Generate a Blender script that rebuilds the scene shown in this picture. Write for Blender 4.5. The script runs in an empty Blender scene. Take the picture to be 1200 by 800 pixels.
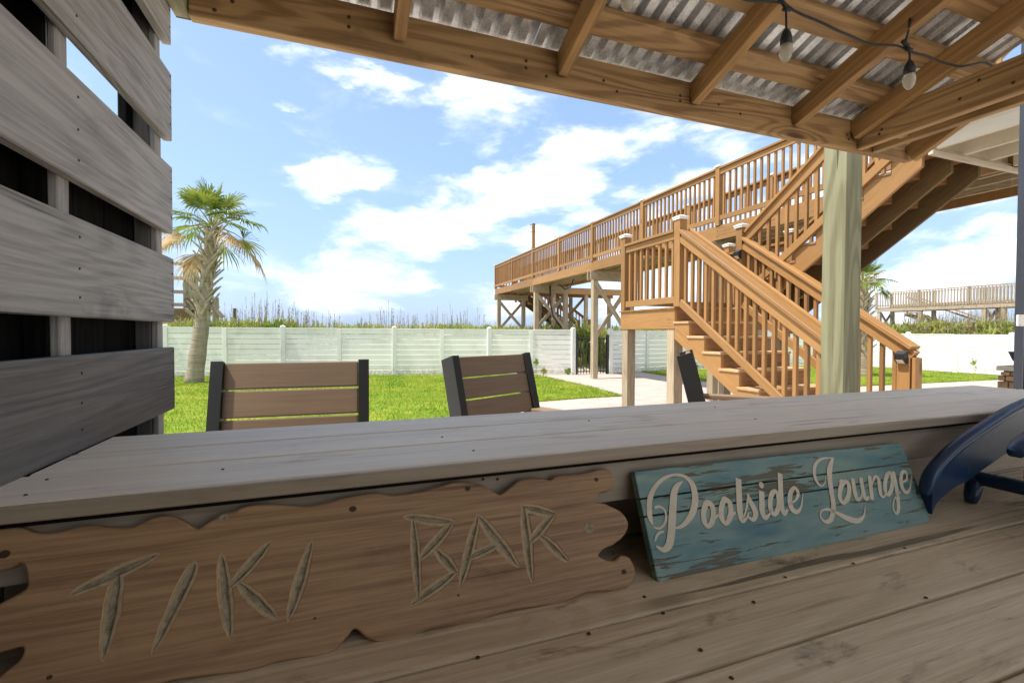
import bpy, bmesh, math, random
import numpy as np
from mathutils import Vector, Matrix, noise
from mathutils.geometry import tessellate_polygon
random.seed(7); np.random.seed(7)
rnd = random.random
def U(a, b): return a + (b - a) * rnd()
S = bpy.context.scene
COL = S.collection
# ------------------------------------------------------------------ camera
F = 542.0; YAW = math.radians(20.05); PITCH = math.radians(1.09); ROLL = math.radians(.19); CZ = 1.3
_cy, _sy = math.cos(YAW), math.sin(YAW)
FW = Vector((_sy * math.cos(PITCH), _cy * math.cos(PITCH), -math.sin(PITCH)))
_r0 = Vector((_cy, -_sy, 0)); _u0 = _r0.cross(FW)
RT = _r0 * math.cos(ROLL) + _u0 * math.sin(ROLL); UPV = -_r0 * math.sin(ROLL) + _u0 * math.cos(ROLL)
CAMP = Vector((0, 0, CZ))
cd = bpy.data.cameras.new('camera'); cam = bpy.data.objects.new('camera', cd); COL.objects.link(cam)
cd.sensor_width = 36; cd.lens = F / 1200 * 36; cd.clip_start = .02; cd.clip_end = 5000
M = Matrix((RT, UPV, -FW)).transposed().to_4x4(); M.translation = CAMP; cam.matrix_world = M
S.camera = cam
# survey of the photograph: a pixel gives a direction from the tripod, a known plane gives the place
def ray(x, y): return RT * ((x - 600) / F) - UPV * ((y - 400) / F) + FW
def atZ(x, y, z): d = ray(x, y); return CAMP + d * ((z - CZ) / d.z)
def atY(x, y, v): d = ray(x, y); return CAMP + d * (v / d.y)
def atX(x, y, v): d = ray(x, y); return CAMP + d * (v / d.x)
# ------------------------------------------------------------------ light, sky
SUN_EL = 63; SUN_DIR = Vector((-.99, .12, 0)).normalized() * math.cos(math.radians(SUN_EL)) + Vector((0, 0, math.sin(math.radians(SUN_EL))))
ld = bpy.data.lights.new('sun', 'SUN'); ld.energy = 3.4; ld.angle = math.radians(.8); ld.color = (1, .955, .88)
sun = bpy.data.objects.new('sun', ld); COL.objects.link(sun)
sun.rotation_euler = (-SUN_DIR).to_track_quat('-Z', 'Y').to_euler()
S.view_settings.view_transform = 'Standard'; S.view_settings.look = 'None'
S.view_settings.gamma = 1; S.view_settings.use_curve_mapping = False
S.view_settings.exposure = 1.08
W = bpy.data.worlds.new('World'); S.world = W; W.use_nodes = True
wn = W.node_tree.nodes; wl = W.node_tree.links; wn.clear()
def N(tree, t, **k):
    n = tree.nodes.new(t)
    for a, b in k.items():
        if a == 'ins':
            for i, v in b.items(): n.inputs[i].default_value = v
        else: setattr(n, a, b)
    return n
def azel(x, y):
    d = ray(x, y).normalized(); return math.atan2(d.x, d.y), math.asin(d.z)
def build_world():
    T = W.node_tree
    sky = N(T, 'ShaderNodeTexSky', sky_type='NISHITA', sun_disc=False)
    sky.sun_elevation = math.radians(SUN_EL); sky.sun_rotation = math.atan2(SUN_DIR.x, SUN_DIR.y) % (2 * math.pi)
    sky.air_density = 1.1; sky.dust_density = 1.6; sky.ozone_density = 1.4
    tc = N(T, 'ShaderNodeTexCoord'); sep = N(T, 'ShaderNodeSeparateXYZ')
    wl.new(tc.outputs['Generated'], sep.inputs[0])
    az = N(T, 'ShaderNodeMath', operation='ARCTAN2'); wl.new(sep.outputs[0], az.inputs[0]); wl.new(sep.outputs[1], az.inputs[1])
    el = N(T, 'ShaderNodeMath', operation='ARCSINE'); wl.new(sep.outputs[2], el.inputs[0])
    cmb = N(T, 'ShaderNodeCombineXYZ'); wl.new(az.outputs[0], cmb.inputs[0]); wl.new(el.outputs[0], cmb.inputs[1])
    # shape noise, stretched along the horizon
    mp = N(T, 'ShaderNodeMapping'); mp.inputs['Scale'].default_value = (.8, 2.1, 1); mp.inputs['Rotation'].default_value = (0, 0, math.radians(-24)); wl.new(cmb.outputs[0], mp.inputs[0])
    n1 = N(T, 'ShaderNodeTexNoise', ins={'Scale': 5.5, 'Detail': 9, 'Roughness': .58, 'Distortion': .35}); wl.new(mp.outputs[0], n1.inputs['Vector'])
    n2 = N(T, 'ShaderNodeTexNoise', ins={'Scale': 2.1, 'Detail': 4, 'Roughness': .5}); wl.new(mp.outputs[0], n2.inputs['Vector'])
    nw = N(T, 'ShaderNodeTexNoise', ins={'Scale': 7.5, 'Detail': 5, 'Roughness': .6}); wl.new(mp.outputs[0], nw.inputs['Vector'])
    wv = N(T, 'ShaderNodeVectorMath', operation='MULTIPLY_ADD'); wv.inputs[1].default_value = (.24, .16, 0); wl.new(nw.outputs['Color'], wv.inputs[0])
    wo = N(T, 'ShaderNodeVectorMath', operation='SUBTRACT'); wo.inputs[1].default_value = (.12, .08, 0); wl.new(cmb.outputs[0], wo.inputs[0]); wl.new(wo.outputs[0], wv.inputs[2]); wcd = wv.outputs[0]
    blobs = [(440, 305, 120, 62, 22, 1.0), (505, 262, 120, 50, 24, 1.0), (600, 226, 130, 50, 22, 1.0), (690, 182, 95, 48, 12, 1.0),
             (560, 150, 75, 55, 30, .62), (386, 205, 62, 34, 30, .85), (430, 92, 58, 26, -20, .72), (360, 62, 55, 16, 10, .42), (545, 112, 60, 24, 10, .55),
             (338, 121, 24, 12, 10, .5), (655, 262, 70, 34, 38, .9), (455, 185, 34, 18, 10, .6), (520, 178, 46, 20, 15, .72), (830, 215, 120, 60, 20, .75),
             (930, 230, 120, 90, 0, .8), (1085, 330, 95, 46, 12, 1.0), (1175, 300, 90, 44, 22, 1.0), (1110, 245, 70, 12, 10, .45), (1010, 330, 80, 60, 0, .8), (400, 350, 110, 32, 0, .7),
             (700, 330, 200, 60, 0, .55), (280, 330, 120, 60, 0, .34), (600, 100, 90, 30, 0, .4), (760, 140, 90, 24, 0, .4)]
    acc = None
    for (x, y, rx, ry, rot, amp) in blobs:
        a0, e0 = azel(x, y); a1, _ = azel(x + 10, y); _, e1 = azel(x, y - 10)
        m = N(T, 'ShaderNodeMapping', vector_type='TEXTURE')
        m.inputs['Location'].default_value = (a0, e0, 0); m.inputs['Rotation'].default_value = (0, 0, math.radians(rot))
        m.inputs['Scale'].default_value = (rx * abs(a1 - a0) / 10, ry * abs(e1 - e0) / 10, 1)
        wl.new(wcd, m.inputs[0])
        ln = N(T, 'ShaderNodeVectorMath', operation='LENGTH'); wl.new(m.outputs[0], ln.inputs[0])
        mr = N(T, 'ShaderNodeMapRange', interpolation_type='SMOOTHSTEP'); mr.inputs[1].default_value = 1.35; mr.inputs[2].default_value = .15
        mr.inputs[3].default_value = 0; mr.inputs[4].default_value = amp * .9
        wl.new(ln.outputs['Value'], mr.inputs[0])
        if acc is None: acc = mr.outputs[0]
        else:
            ad = N(T, 'ShaderNodeMath', operation='SMOOTH_MAX'); ad.inputs[2].default_value = .15
            wl.new(acc, ad.inputs[0]); wl.new(mr.outputs[0], ad.inputs[1]); acc = ad.outputs[0]
    # elsewhere in the sky: scattered clouds, thickened out of view to whiten the fill light
    aw = N(T, 'ShaderNodeMapRange', interpolation_type='SMOOTHSTEP'); aw.inputs[1].default_value = .95; aw.inputs[2].default_value = 1.5; aw.inputs[3].default_value = 0; aw.inputs[4].default_value = 1.25
    ofs = N(T, 'ShaderNodeMath', operation='SUBTRACT'); ofs.inputs[1].default_value = YAW; wl.new(az.outputs[0], ofs.inputs[0])
    ab = N(T, 'ShaderNodeMath', operation='ABSOLUTE'); wl.new(ofs.outputs[0], ab.inputs[0]); wl.new(ab.outputs[0], aw.inputs[0])
    g = N(T, 'ShaderNodeMath', operation='MULTIPLY'); wl.new(aw.outputs[0], g.inputs[0]); wl.new(n2.outputs['Fac'], g.inputs[1])
    mx = N(T, 'ShaderNodeMath', operation='MAXIMUM'); wl.new(acc, mx.inputs[0]); wl.new(g.outputs[0], mx.inputs[1])
    sc = N(T, 'ShaderNodeMath', operation='MULTIPLY_ADD'); sc.inputs[1].default_value = 3.1; sc.inputs[2].default_value = -1.56; wl.new(n1.outputs['Fac'], sc.inputs[0])
    sm = N(T, 'ShaderNodeMath', operation='ADD'); wl.new(mx.outputs[0], sm.inputs[0]); wl.new(sc.outputs[0], sm.inputs[1])
    fin = N(T, 'ShaderNodeMapRange', interpolation_type='SMOOTHSTEP'); fin.inputs[1].default_value = .12; fin.inputs[2].default_value = 1.15; wl.new(sm.outputs[0], fin.inputs[0])
    gate = N(T, 'ShaderNodeMath', operation='MULTIPLY', use_clamp=True); gate.inputs[1].default_value = 4; wl.new(mx.outputs[0], gate.inputs[0])
    cf = N(T, 'ShaderNodeMath', operation='MULTIPLY'); wl.new(fin.outputs[0], cf.inputs[0]); wl.new(gate.outputs[0], cf.inputs[1])
    # marine air: the sky pales towards the horizon
    hz = N(T, 'ShaderNodeMapRange', interpolation_type='SMOOTHERSTEP'); hz.inputs[1].default_value = -.02; hz.inputs[2].default_value = .75; hz.inputs[3].default_value = .60; hz.inputs[4].default_value = .32
    wl.new(el.outputs[0], hz.inputs[0])
    pale = N(T, 'ShaderNodeRGB'); pale.outputs[0].default_value = (1.95, 3.3, 6.3, 1)
    m1 = N(T, 'ShaderNodeMixRGB'); wl.new(hz.outputs[0], m1.inputs[0]); wl.new(sky.outputs[0], m1.inputs[1]); wl.new(pale.outputs[0], m1.inputs[2])
    cl = N(T, 'ShaderNodeMixRGB'); cl.inputs[1].default_value = (6.0, 6.3, 6.8, 1); cl.inputs[2].default_value = (7.6, 7.6, 7.6, 1); wl.new(n2.outputs['Fac'], cl.inputs[0])
    mw = N(T, 'ShaderNodeMixRGB', blend_type='MULTIPLY'); mw.inputs[0].default_value = 1; mw.inputs[2].default_value = (1.0, .95, .84, 1); wl.new(m1.outputs[0], mw.inputs[1])
    m2 = N(T, 'ShaderNodeMixRGB'); wl.new(cf.outputs[0], m2.inputs[0]); wl.new(mw.outputs[0], m2.inputs[1]); wl.new(cl.outputs[0], m2.inputs[2])
    bg = N(T, 'ShaderNodeBackground'); bg.inputs[1].default_value = .115; wl.new(m2.outputs[0], bg.inputs[0])
    out = N(T, 'ShaderNodeOutputWorld'); wl.new(bg.outputs[0], out.inputs[0])
build_world()
# ------------------------------------------------------------------ materials
MT = {}
def newmat(name):
    m = bpy.data.materials.new(name); m.use_nodes = True; m.node_tree.nodes.clear(); MT[name] = m
    T = m.node_tree; o = N(T, 'ShaderNodeOutputMaterial'); b = N(T, 'ShaderNodeBsdfPrincipled'); T.links.new(b.outputs[0], o.inputs[0])
    return m, T, b
def ramp(T, fac, stops):
    r = N(T, 'ShaderNodeValToRGB'); e = r.color_ramp.elements
    e[0].position = stops[0][0]; e[0].color = (*stops[0][1], 1) if len(stops[0][1]) == 3 else stops[0][1]
    e[1].position = stops[-1][0]; e[1].color = (*stops[-1][1], 1)
    for p, c in stops[1:-1]:
        x = e.new(p); x.color = (*c, 1)
    T.links.new(fac, r.inputs[0]); return r.outputs[0]
def mixc(T, f, a, b, mode='MIX'):
    m = N(T, 'ShaderNodeMixRGB', blend_type=mode)
    for i, v in ((0, f), (1, a), (2, b)):
        if isinstance(v, (int, float)): m.inputs[i].default_value = v
        elif isinstance(v, tuple): m.inputs[i].default_value = (*v, 1)
        else: T.links.new(v, m.inputs[i])
    return m.outputs[0]
def mth(T, op, a, b=0., c=None, clamp=False):
    m = N(T, 'ShaderNodeMath', operation=op, use_clamp=clamp)
    for i, v in ((0, a), (1, b), (2, c)):
        if v is None: continue
        if isinstance(v, (int, float)): m.inputs[i].default_value = v
        else: T.links.new(v, m.inputs[i])
    return m.outputs[0]
def maprange(T, v, a, b, c=0., d=1., smooth=True):
    m = N(T, 'ShaderNodeMapRange'); 
    if smooth: m.interpolation_type = 'SMOOTHSTEP'
    for i, k in ((1, a), (2, b), (3, c), (4, d)): m.inputs[i].default_value = k
    T.links.new(v, m.inputs[0]); return m.outputs[0]
def coords(T, scale=(1, 1, 1), rand=True):
    tc = N(T, 'ShaderNodeTexCoord'); src = tc.outputs['Object']
    if rand:
        oi = N(T, 'ShaderNodeObjectInfo'); mu = N(T, 'ShaderNodeVectorMath', operation='MULTIPLY_ADD')
        cx = N(T, 'ShaderNodeCombineXYZ'); T.links.new(oi.outputs['Random'], cx.inputs[0]); T.links.new(oi.outputs['Random'], cx.inputs[1]); T.links.new(oi.outputs['Random'], cx.inputs[2])
        T.links.new(cx.outputs[0], mu.inputs[0]); mu.inputs[1].default_value = (37.1, 91.3, 53.7); T.links.new(src, mu.inputs[2]); src = mu.outputs[0]
    mp = N(T, 'ShaderNodeMapping'); mp.inputs['Scale'].default_value = scale; T.links.new(src, mp.inputs[0]); return mp.outputs[0], src
def noise_t(T, vec, scale, detail=4, rough=.55, dist=0.):
    n = N(T, 'ShaderNodeTexNoise', ins={'Scale': scale, 'Detail': detail, 'Roughness': rough, 'Distortion': dist}); T.links.new(vec, n.inputs['Vector']); return n.outputs['Fac']
def wood(name, light, dark, rings=22, ringw=.5, fine=.35, rough=.6, bump=.25, stain=None, stain_amt=.0, vary=.18, gs=1., knots=.6, knotc=None, spec=.35, stain_sc=3., stretch=1., cracks=.35):
    m, T, b = newmat(name)
    v1, src = coords(T, (.55 * gs * stretch, 5.5 * gs, 5.5 * gs))
    n = noise_t(T, v1, 1.0, 2, .45, .25)
    # knots: rare cells that push the rings round them
    mk = N(T, 'ShaderNodeMapping'); mk.inputs['Scale'].default_value = (1.5 * gs, 5.0 * gs, 5.0 * gs); T.links.new(src, mk.inputs[0])
    vo = N(T, 'ShaderNodeTexVoronoi', ins={'Scale': 1.0, 'Randomness': 1.0}); T.links.new(mk.outputs[0], vo.inputs['Vector'])
    sc = N(T, 'ShaderNodeSeparateXYZ'); T.links.new(vo.outputs['Color'], sc.inputs[0])
    rare = mth(T, 'GREATER_THAN', sc.outputs[0], 1 - .32 * knots)
    kd = maprange(T, vo.outputs['Distance'], .42, .0); kd = mth(T, 'MULTIPLY', kd, rare)
    core = maprange(T, vo.outputs['Distance'], .16, .07); core = mth(T, 'MULTIPLY', core, rare)
    pat = mth(T, 'MULTIPLY_ADD', n, rings, mth(T, 'MULTIPLY', kd, 3.2))
    s = mth(T, 'SINE', mth(T, 'MULTIPLY', pat, 6.283)); s = maprange(T, s, -.6, 1.)
    v2 = N(T, 'ShaderNodeMapping'); v2.inputs['Scale'].default_value = (4, 120, 120); T.links.new(src, v2.inputs[0])
    f = noise_t(T, v2.outputs[0], 1.0, 3, .65)
    v3 = N(T, 'ShaderNodeMapping'); v3.inputs['Scale'].default_value = (.9, 3.5, 3.5); T.links.new(src, v3.inputs[0])
    big = noise_t(T, v3.outputs[0], 1.3, 3, .6)
    fac = mth(T, 'ADD', mth(T, 'MULTIPLY', s, ringw), mth(T, 'MULTIPLY', maprange(T, f, .3, .7), fine))
    fac = mth(T, 'ADD', fac, mth(T, 'MULTIPLY_ADD', big, .9, -.45), clamp=True)
    c = mixc(T, fac, light, dark)
    kc = knotc or tuple(x * .35 for x in dark)
    c = mixc(T, mth(T, 'MULTIPLY', core, .85), c, kc)
    oi = N(T, 'ShaderNodeObjectInfo')
    hs = N(T, 'ShaderNodeHueSaturation'); T.links.new(c, hs.inputs['Color'])
    T.links.new(mth(T, 'MULTIPLY_ADD', oi.outputs['Random'], vary * 2, 1 - vary), hs.inputs['Value'])
    c = hs.outputs[0]
    if stain:
        v4 = N(T, 'ShaderNodeMapping'); v4.inputs['Scale'].default_value = (1.1, 2.6, 2.6); T.links.new(src, v4.inputs[0])
        sn = noise_t(T, v4.outputs[0], stain_sc, 7, .68, .4)
        sn = maprange(T, sn, .56, .72); sn = mth(T, 'MULTIPLY', sn, mth(T, 'MULTIPLY_ADD', f, 1.2, .2), clamp=True)
        c = mixc(T, mth(T, 'MULTIPLY', sn, stain_amt), c, stain)
    v5 = N(T, 'ShaderNodeMapping'); v5.inputs['Scale'].default_value = (1.3, 42, 42); v5.inputs['Location'].default_value = (3.1, 7.7, 1.3); T.links.new(src, v5.inputs[0])
    cr = noise_t(T, v5.outputs[0], 1.0, 3, .55, .15); cr = mth(T, 'MULTIPLY', maprange(T, cr, .61, .665), maprange(T, big, .42, .58))
    c = mixc(T, mth(T, 'MULTIPLY', cr, cracks), c, tuple(x * .22 for x in dark))
    T.links.new(c, b.inputs['Base Color'])
    b.inputs['Specular IOR Level'].default_value = spec
    T.links.new(mth(T, 'MULTIPLY_ADD', f, .25, rough - .12), b.inputs['Roughness'])
    bp = N(T, 'ShaderNodeBump'); bp.inputs['Strength'].default_value = bump; bp.inputs['Distance'].default_value = .0022
    h = mth(T, 'ADD', mth(T, 'MULTIPLY', s, -.5), mth(T, 'MULTIPLY', f, .9)); h = mth(T, 'SUBTRACT', h, mth(T, 'MULTIPLY', core, .8)); h = mth(T, 'SUBTRACT', h, mth(T, 'MULTIPLY', cr, 2.5 * cracks))
    T.links.new(h, bp.inputs['Height']); T.links.new(bp.outputs[0], b.inputs['Normal'])
    return m
def plain(name, c, rough=.5, spec=.5, metal=0., nsc=6., namt=.15, bump=0., bsc=80., vary=.0):
    m, T, b = newmat(name)
    v, src = coords(T)
    n = noise_t(T, v, nsc, 5, .6)
    cc = mixc(T, mth(T, 'MULTIPLY', maprange(T, n, .3, .7), namt * 2, clamp=True), c, tuple(x * .45 for x in c))
    if vary:
        oi = N(T, 'ShaderNodeObjectInfo'); hs = N(T, 'ShaderNodeHueSaturation'); T.links.new(cc, hs.inputs['Color'])
        T.links.new(mth(T, 'MULTIPLY_ADD', oi.outputs['Random'], vary * 2, 1 - vary), hs.inputs['Value']); cc = hs.outputs[0]
    T.links.new(cc, b.inputs['Base Color']); b.inputs['Roughness'].default_value = rough; b.inputs['Metallic'].default_value = metal
    b.inputs['Specular IOR Level'].default_value = spec
    if bump:
        bp = N(T, 'ShaderNodeBump'); bp.inputs['Strength'].default_value = bump; bp.inputs['Distance'].default_value = .002
        T.links.new(noise_t(T, src, bsc, 4, .6), bp.inputs['Height']); T.links.new(bp.outputs[0], b.inputs['Normal'])
    return m
wood('pine', (.40, .245, .105), (.17, .088, .032), rings=15, ringw=.55, fine=.3, rough=.62, bump=.3, stain=(.07, .05, .03), stain_amt=.55, knots=.9, vary=.14, cracks=0.6)
wood('pine_rafter', (.38, .215, .078), (.20, .105, .033), rings=14, ringw=.4, fine=.3, rough=.62, bump=.2, stain=(.08, .055, .03), stain_amt=.4, knots=.7, vary=.12)
wood('orange_stain', (.33, .175, .062), (.235, .118, .038), rings=12, ringw=.22, fine=.3, rough=.5, bump=.12, stain=(.22, .115, .045), stain_amt=.6, knots=.4, vary=.17)
wood('orange_worn', (.32, .17, .07), (.19, .092, .034), rings=12, ringw=.3, fine=.4, rough=.6, bump=.2, stain=(.16, .15, .05), stain_amt=.8, knots=.3, vary=.1)
wood('tread_wood', (.56, .36, .19), (.38, .22, .10), rings=12, ringw=.3, fine=.4, rough=.65, bump=.2, stain=(.5, .42, .3), stain_amt=.8, knots=.3, vary=.1)
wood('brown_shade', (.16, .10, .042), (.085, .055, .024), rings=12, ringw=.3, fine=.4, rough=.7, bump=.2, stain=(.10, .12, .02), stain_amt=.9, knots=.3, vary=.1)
wood('weathered', (.42, .34, .23), (.27, .20, .125), rings=13, ringw=.4, fine=.4, rough=.75, bump=.3, stain=(.13, .10, .06), stain_amt=.6, knots=.4, vary=.12, cracks=0.8)
wood('green_post', (.30, .29, .175), (.165, .15, .08), rings=9, ringw=.55, fine=.3, rough=.7, bump=.3, stain=(.27, .33, .12), stain_amt=.5, knots=.25, vary=.04, gs=.9, cracks=0.9)
wood('grey_slat', (.44, .42, .39), (.24, .228, .208), rings=17, ringw=.28, fine=.6, rough=.7, bump=.7, stain=(.09, .085, .08), stain_amt=.55, knots=.8, vary=.12, knotc=(.05, .045, .04), cracks=0.75)
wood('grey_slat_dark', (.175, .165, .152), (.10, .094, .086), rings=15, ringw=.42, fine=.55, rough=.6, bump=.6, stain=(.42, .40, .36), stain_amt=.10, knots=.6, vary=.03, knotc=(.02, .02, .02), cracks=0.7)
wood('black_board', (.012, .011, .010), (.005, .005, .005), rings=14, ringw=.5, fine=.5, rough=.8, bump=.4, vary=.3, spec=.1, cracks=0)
wood('bar_paint', (.88, .765, .61), (.72, .615, .48), rings=10, ringw=.25, fine=.5, rough=.55, bump=.15, stain=(.36, .28, .19), stain_amt=.55, knots=.25, vary=.05, knotc=(.34, .27, .2), spec=.5, stain_sc=4.5, cracks=0.4)
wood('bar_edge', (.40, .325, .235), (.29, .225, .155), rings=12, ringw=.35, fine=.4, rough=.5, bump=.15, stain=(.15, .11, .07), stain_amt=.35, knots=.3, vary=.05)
wood('counter_paint', (.74, .59, .41), (.54, .41, .26), rings=12, ringw=.3, fine=.55, rough=.55, bump=.5, stain=(.10, .066, .035), stain_amt=.95, knots=.3, vary=.08, stain_sc=4.2, spec=.3, cracks=0.8)
wood('beige_paint', (.56, .50, .40), (.47, .41, .32), rings=8, ringw=.2, fine=.25, rough=.6, bump=.08, stain=(.3, .25, .18), stain_amt=.3, knots=.1, vary=.05)
wood('sign_wood', (.45, .27, .135), (.25, .14, .068), rings=7, ringw=.25, fine=.75, rough=.55, bump=.3, stain=(.13, .075, .035), stain_amt=.5, knots=.12, vary=0, gs=1.3, spec=.3, cracks=0.45)
wood('chair_lumber', (.25, .168, .105), (.20, .132, .08), rings=6, ringw=.15, fine=.7, rough=.55, bump=.12, vary=.05, knots=0, cracks=0.0)
wood('boardwalk_grey', (.40, .33, .24), (.27, .21, .15), rings=12, ringw=.4, fine=.4, rough=.8, bump=.2, stain=(.16, .13, .05), stain_amt=.5, vary=.15)
plain('black_plastic', (.026, .025, .024), .45, .3, bump=.3, bsc=260, namt=.1)
plain('black_metal', (.015, .015, .016), .4, .5)
plain('dark_steel', (.055, .060, .075), .42, .5, metal=.3, namt=.12)
plain('cap_white', (.78, .77, .74), .5, .4, nsc=20, namt=.1)
plain('white_plate', (.75, .73, .66), .4, .5, namt=.05)
plain('screw_rust', (.075, .042, .022), .7, .3, nsc=200, namt=.3)
plain('blue_plastic', (.007, .042, .11), .26, .6, nsc=9, namt=.22, bump=.12, bsc=160)
plain('lamp_lens', (.66, .62, .50), .25, .5, namt=.05)
plain('letter_paint', (.68, .59, .44), .6, .3, nsc=45, namt=.12, bump=.15, bsc=200)
plain('stone', (.50, .33, .19), .85, .2, nsc=14, namt=.35, bump=.8, bsc=40, vary=.3)
plain('stone_cap', (.62, .56, .47), .8, .2, nsc=10, namt=.12, bump=.4)
plain('mortar', (.32, .27, .22), .9, .1)
plain('carve_rim', (.50, .36, .21), .8, .2, nsc=90, namt=.2, bump=.4, bsc=300)
plain('carved', (.40, .33, .21), .85, .2, nsc=120, namt=.42, bump=1., bsc=330)
plain('clear_tube', (.42, .40, .36), .3, .5)
def mat_vinyl():
    m, T, b = newmat('vinyl'); g = N(T, 'ShaderNodeNewGeometry'); sp = N(T, 'ShaderNodeSeparateXYZ'); T.links.new(g.outputs['Position'], sp.inputs[0])
    n = noise_t(T, g.outputs['Position'], 2.3, 6, .65); n2 = noise_t(T, g.outputs['Position'], 14, 4, .7)
    oi = N(T, 'ShaderNodeObjectInfo'); base = mixc(T, oi.outputs['Random'], (.74, .745, .71), (.83, .83, .79))
    c = mixc(T, maprange(T, n, .48, .75, 0, .35), base, (.42, .42, .34))
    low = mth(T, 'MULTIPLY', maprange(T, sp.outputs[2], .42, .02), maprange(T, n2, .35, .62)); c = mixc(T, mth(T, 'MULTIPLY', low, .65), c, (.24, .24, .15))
    st = mth(T, 'MULTIPLY', maprange(T, n2, .62, .72), maprange(T, n, .5, .62)); c = mixc(T, mth(T, 'MULTIPLY', st, .35), c, (.25, .27, .2))
    T.links.new(c, b.inputs['Base Color']); b.inputs['Roughness'].default_value = .42
mat_vinyl()
def mat_galv():
    m, T, b = newmat('galvanised')
    v, src = coords(T)
    vo = N(T, 'ShaderNodeTexVoronoi', ins={'Scale': 60.}); T.links.new(src, vo.inputs['Vector'])
    sp = maprange(T, noise_t(T, src, 190, 3, .7), .54, .62)
    pt = maprange(T, noise_t(T, src, 9, 3, .6), .42, .60)
    c = mixc(T, vo.outputs['Distance'], (.60, .60, .60), (.82, .82, .81))
    c = mixc(T, mth(T, 'MULTIPLY', mth(T, 'MULTIPLY', sp, pt), .75), c, (.16, .155, .145))
    c = mixc(T, mth(T, 'MULTIPLY', maprange(T, noise_t(T, src, 5, 4, .6), .5, .75), .12), c, (.34, .33, .30))
    T.links.new(c, b.inputs['Base Color']); b.inputs['Metallic'].default_value = .55
    T.links.new(mth(T, 'MULTIPLY_ADD', noise_t(T, src, 40, 3, .6), .2, .28), b.inputs['Roughness'])
mat_galv()
def mat_bulb():
    m, T, b = newmat('bulb_glass'); b.inputs['Base Color'].default_value = (.82, .78, .66, 1); b.inputs['Roughness'].default_value = .12
    b.inputs['Transmission Weight'].default_value = .62; b.inputs['IOR'].default_value = 1.3
mat_bulb()
def mat_teal():
    m, T, b = newmat('teal_paint')
    v, src = coords(T, (1, 1, 1), rand=False)
    m1 = N(T, 'ShaderNodeMapping'); m1.inputs['Scale'].default_value = (3.2, 16, 16); T.links.new(src, m1.inputs[0])
    n = noise_t(T, m1.outputs[0], 1.0, 5, .6, .3)
    c = ramp(T, n, [(.30, (.045, .155, .18)), (.46, (.13, .23, .21)), (.62, (.21, .30, .245)), (.75, (.05, .18, .225))])
    mb = N(T, 'ShaderNodeMapping'); mb.inputs['Scale'].default_value = (2.0, 9, 9); mb.inputs['Location'].default_value = (.3, .7, .1); T.links.new(src, mb.inputs[0])
    bl = maprange(T, noise_t(T, mb.outputs[0], 1.2, 3, .5), .56, .68)
    c = mixc(T, mth(T, 'MULTIPLY', bl, .8), c, (.015, .10, .145))
    m2 = N(T, 'ShaderNodeMapping'); m2.inputs['Scale'].default_value = (8.5, 105, 105); T.links.new(src, m2.inputs[0])
    ch = noise_t(T, m2.outputs[0], 1.0, 6, .62, .6)
    m3 = N(T, 'ShaderNodeMapping'); m3.inputs['Scale'].default_value = (2.5, 11, 11); T.links.new(src, m3.inputs[0])
    ch2 = maprange(T, noise_t(T, m3.outputs[0], 1.0, 3, .5), .38, .70, -.10, .11)
    chip = maprange(T, mth(T, 'ADD', ch, ch2), .562, .585)
    br = mixc(T, noise_t(T, m2.outputs[0], 3, 3, .6), (.06, .045, .012), (.12, .085, .03))
    c = mixc(T, mth(T, 'MULTIPLY', chip, .9), c, br)
    T.links.new(c, b.inputs['Base Color']); b.inputs['Roughness'].default_value = .5
    bp = N(T, 'ShaderNodeBump'); bp.inputs['Strength'].default_value = .6; bp.inputs['Distance'].default_value = .001; bp.invert = True
    T.links.new(mth(T, 'ADD', chip, mth(T, 'MULTIPLY', ch, .6)), bp.inputs['Height']); T.links.new(bp.outputs[0], b.inputs['Normal'])
mat_teal()
def mat_ground(name, stops, sc, det=6, rough=.95, bump=.4, bd=.01, sc2=None):
    m, T, b = newmat(name); v, src = coords(T, rand=False)
    n = noise_t(T, src, sc, det, .65); c = ramp(T, n, stops)
    if sc2:
        n2 = noise_t(T, src, sc2, 4, .6); c = mixc(T, maprange(T, n2, .3, .7, 0, .5), c, stops[0][1])
    T.links.new(c, b.inputs['Base Color']); b.inputs['Roughness'].default_value = rough; b.inputs['Specular IOR Level'].default_value = .15
    bp = N(T, 'ShaderNodeBump'); bp.inputs['Strength'].default_value = bump; bp.inputs['Distance'].default_value = bd
    T.links.new(noise_t(T, src, sc * 6, 4, .7), bp.inputs['Height']); T.links.new(bp.outputs[0], b.inputs['Normal'])
mat_ground('sand', [(.3, (.42, .36, .26)), (.5, (.50, .44, .33)), (.7, (.58, .52, .41))], 1.5)
mat_ground('lawn_soil', [(.32, (.10, .17, .012)), (.5, (.17, .24, .018)), (.68, (.30, .30, .035))], 1.1, bump=.8, bd=.03, sc2=9)
mat_ground('paving', [(.3, (.36, .30, .26)), (.5, (.44, .375, .325)), (.7, (.50, .44, .385))], 2.4, bump=.2, bd=.004, sc2=14)
mat_ground('concrete', [(.3, (.60, .54, .47)), (.5, (.66, .60, .53)), (.7, (.72, .66, .58))], 2.4, bump=.2, bd=.004, sc2=14)
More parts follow.
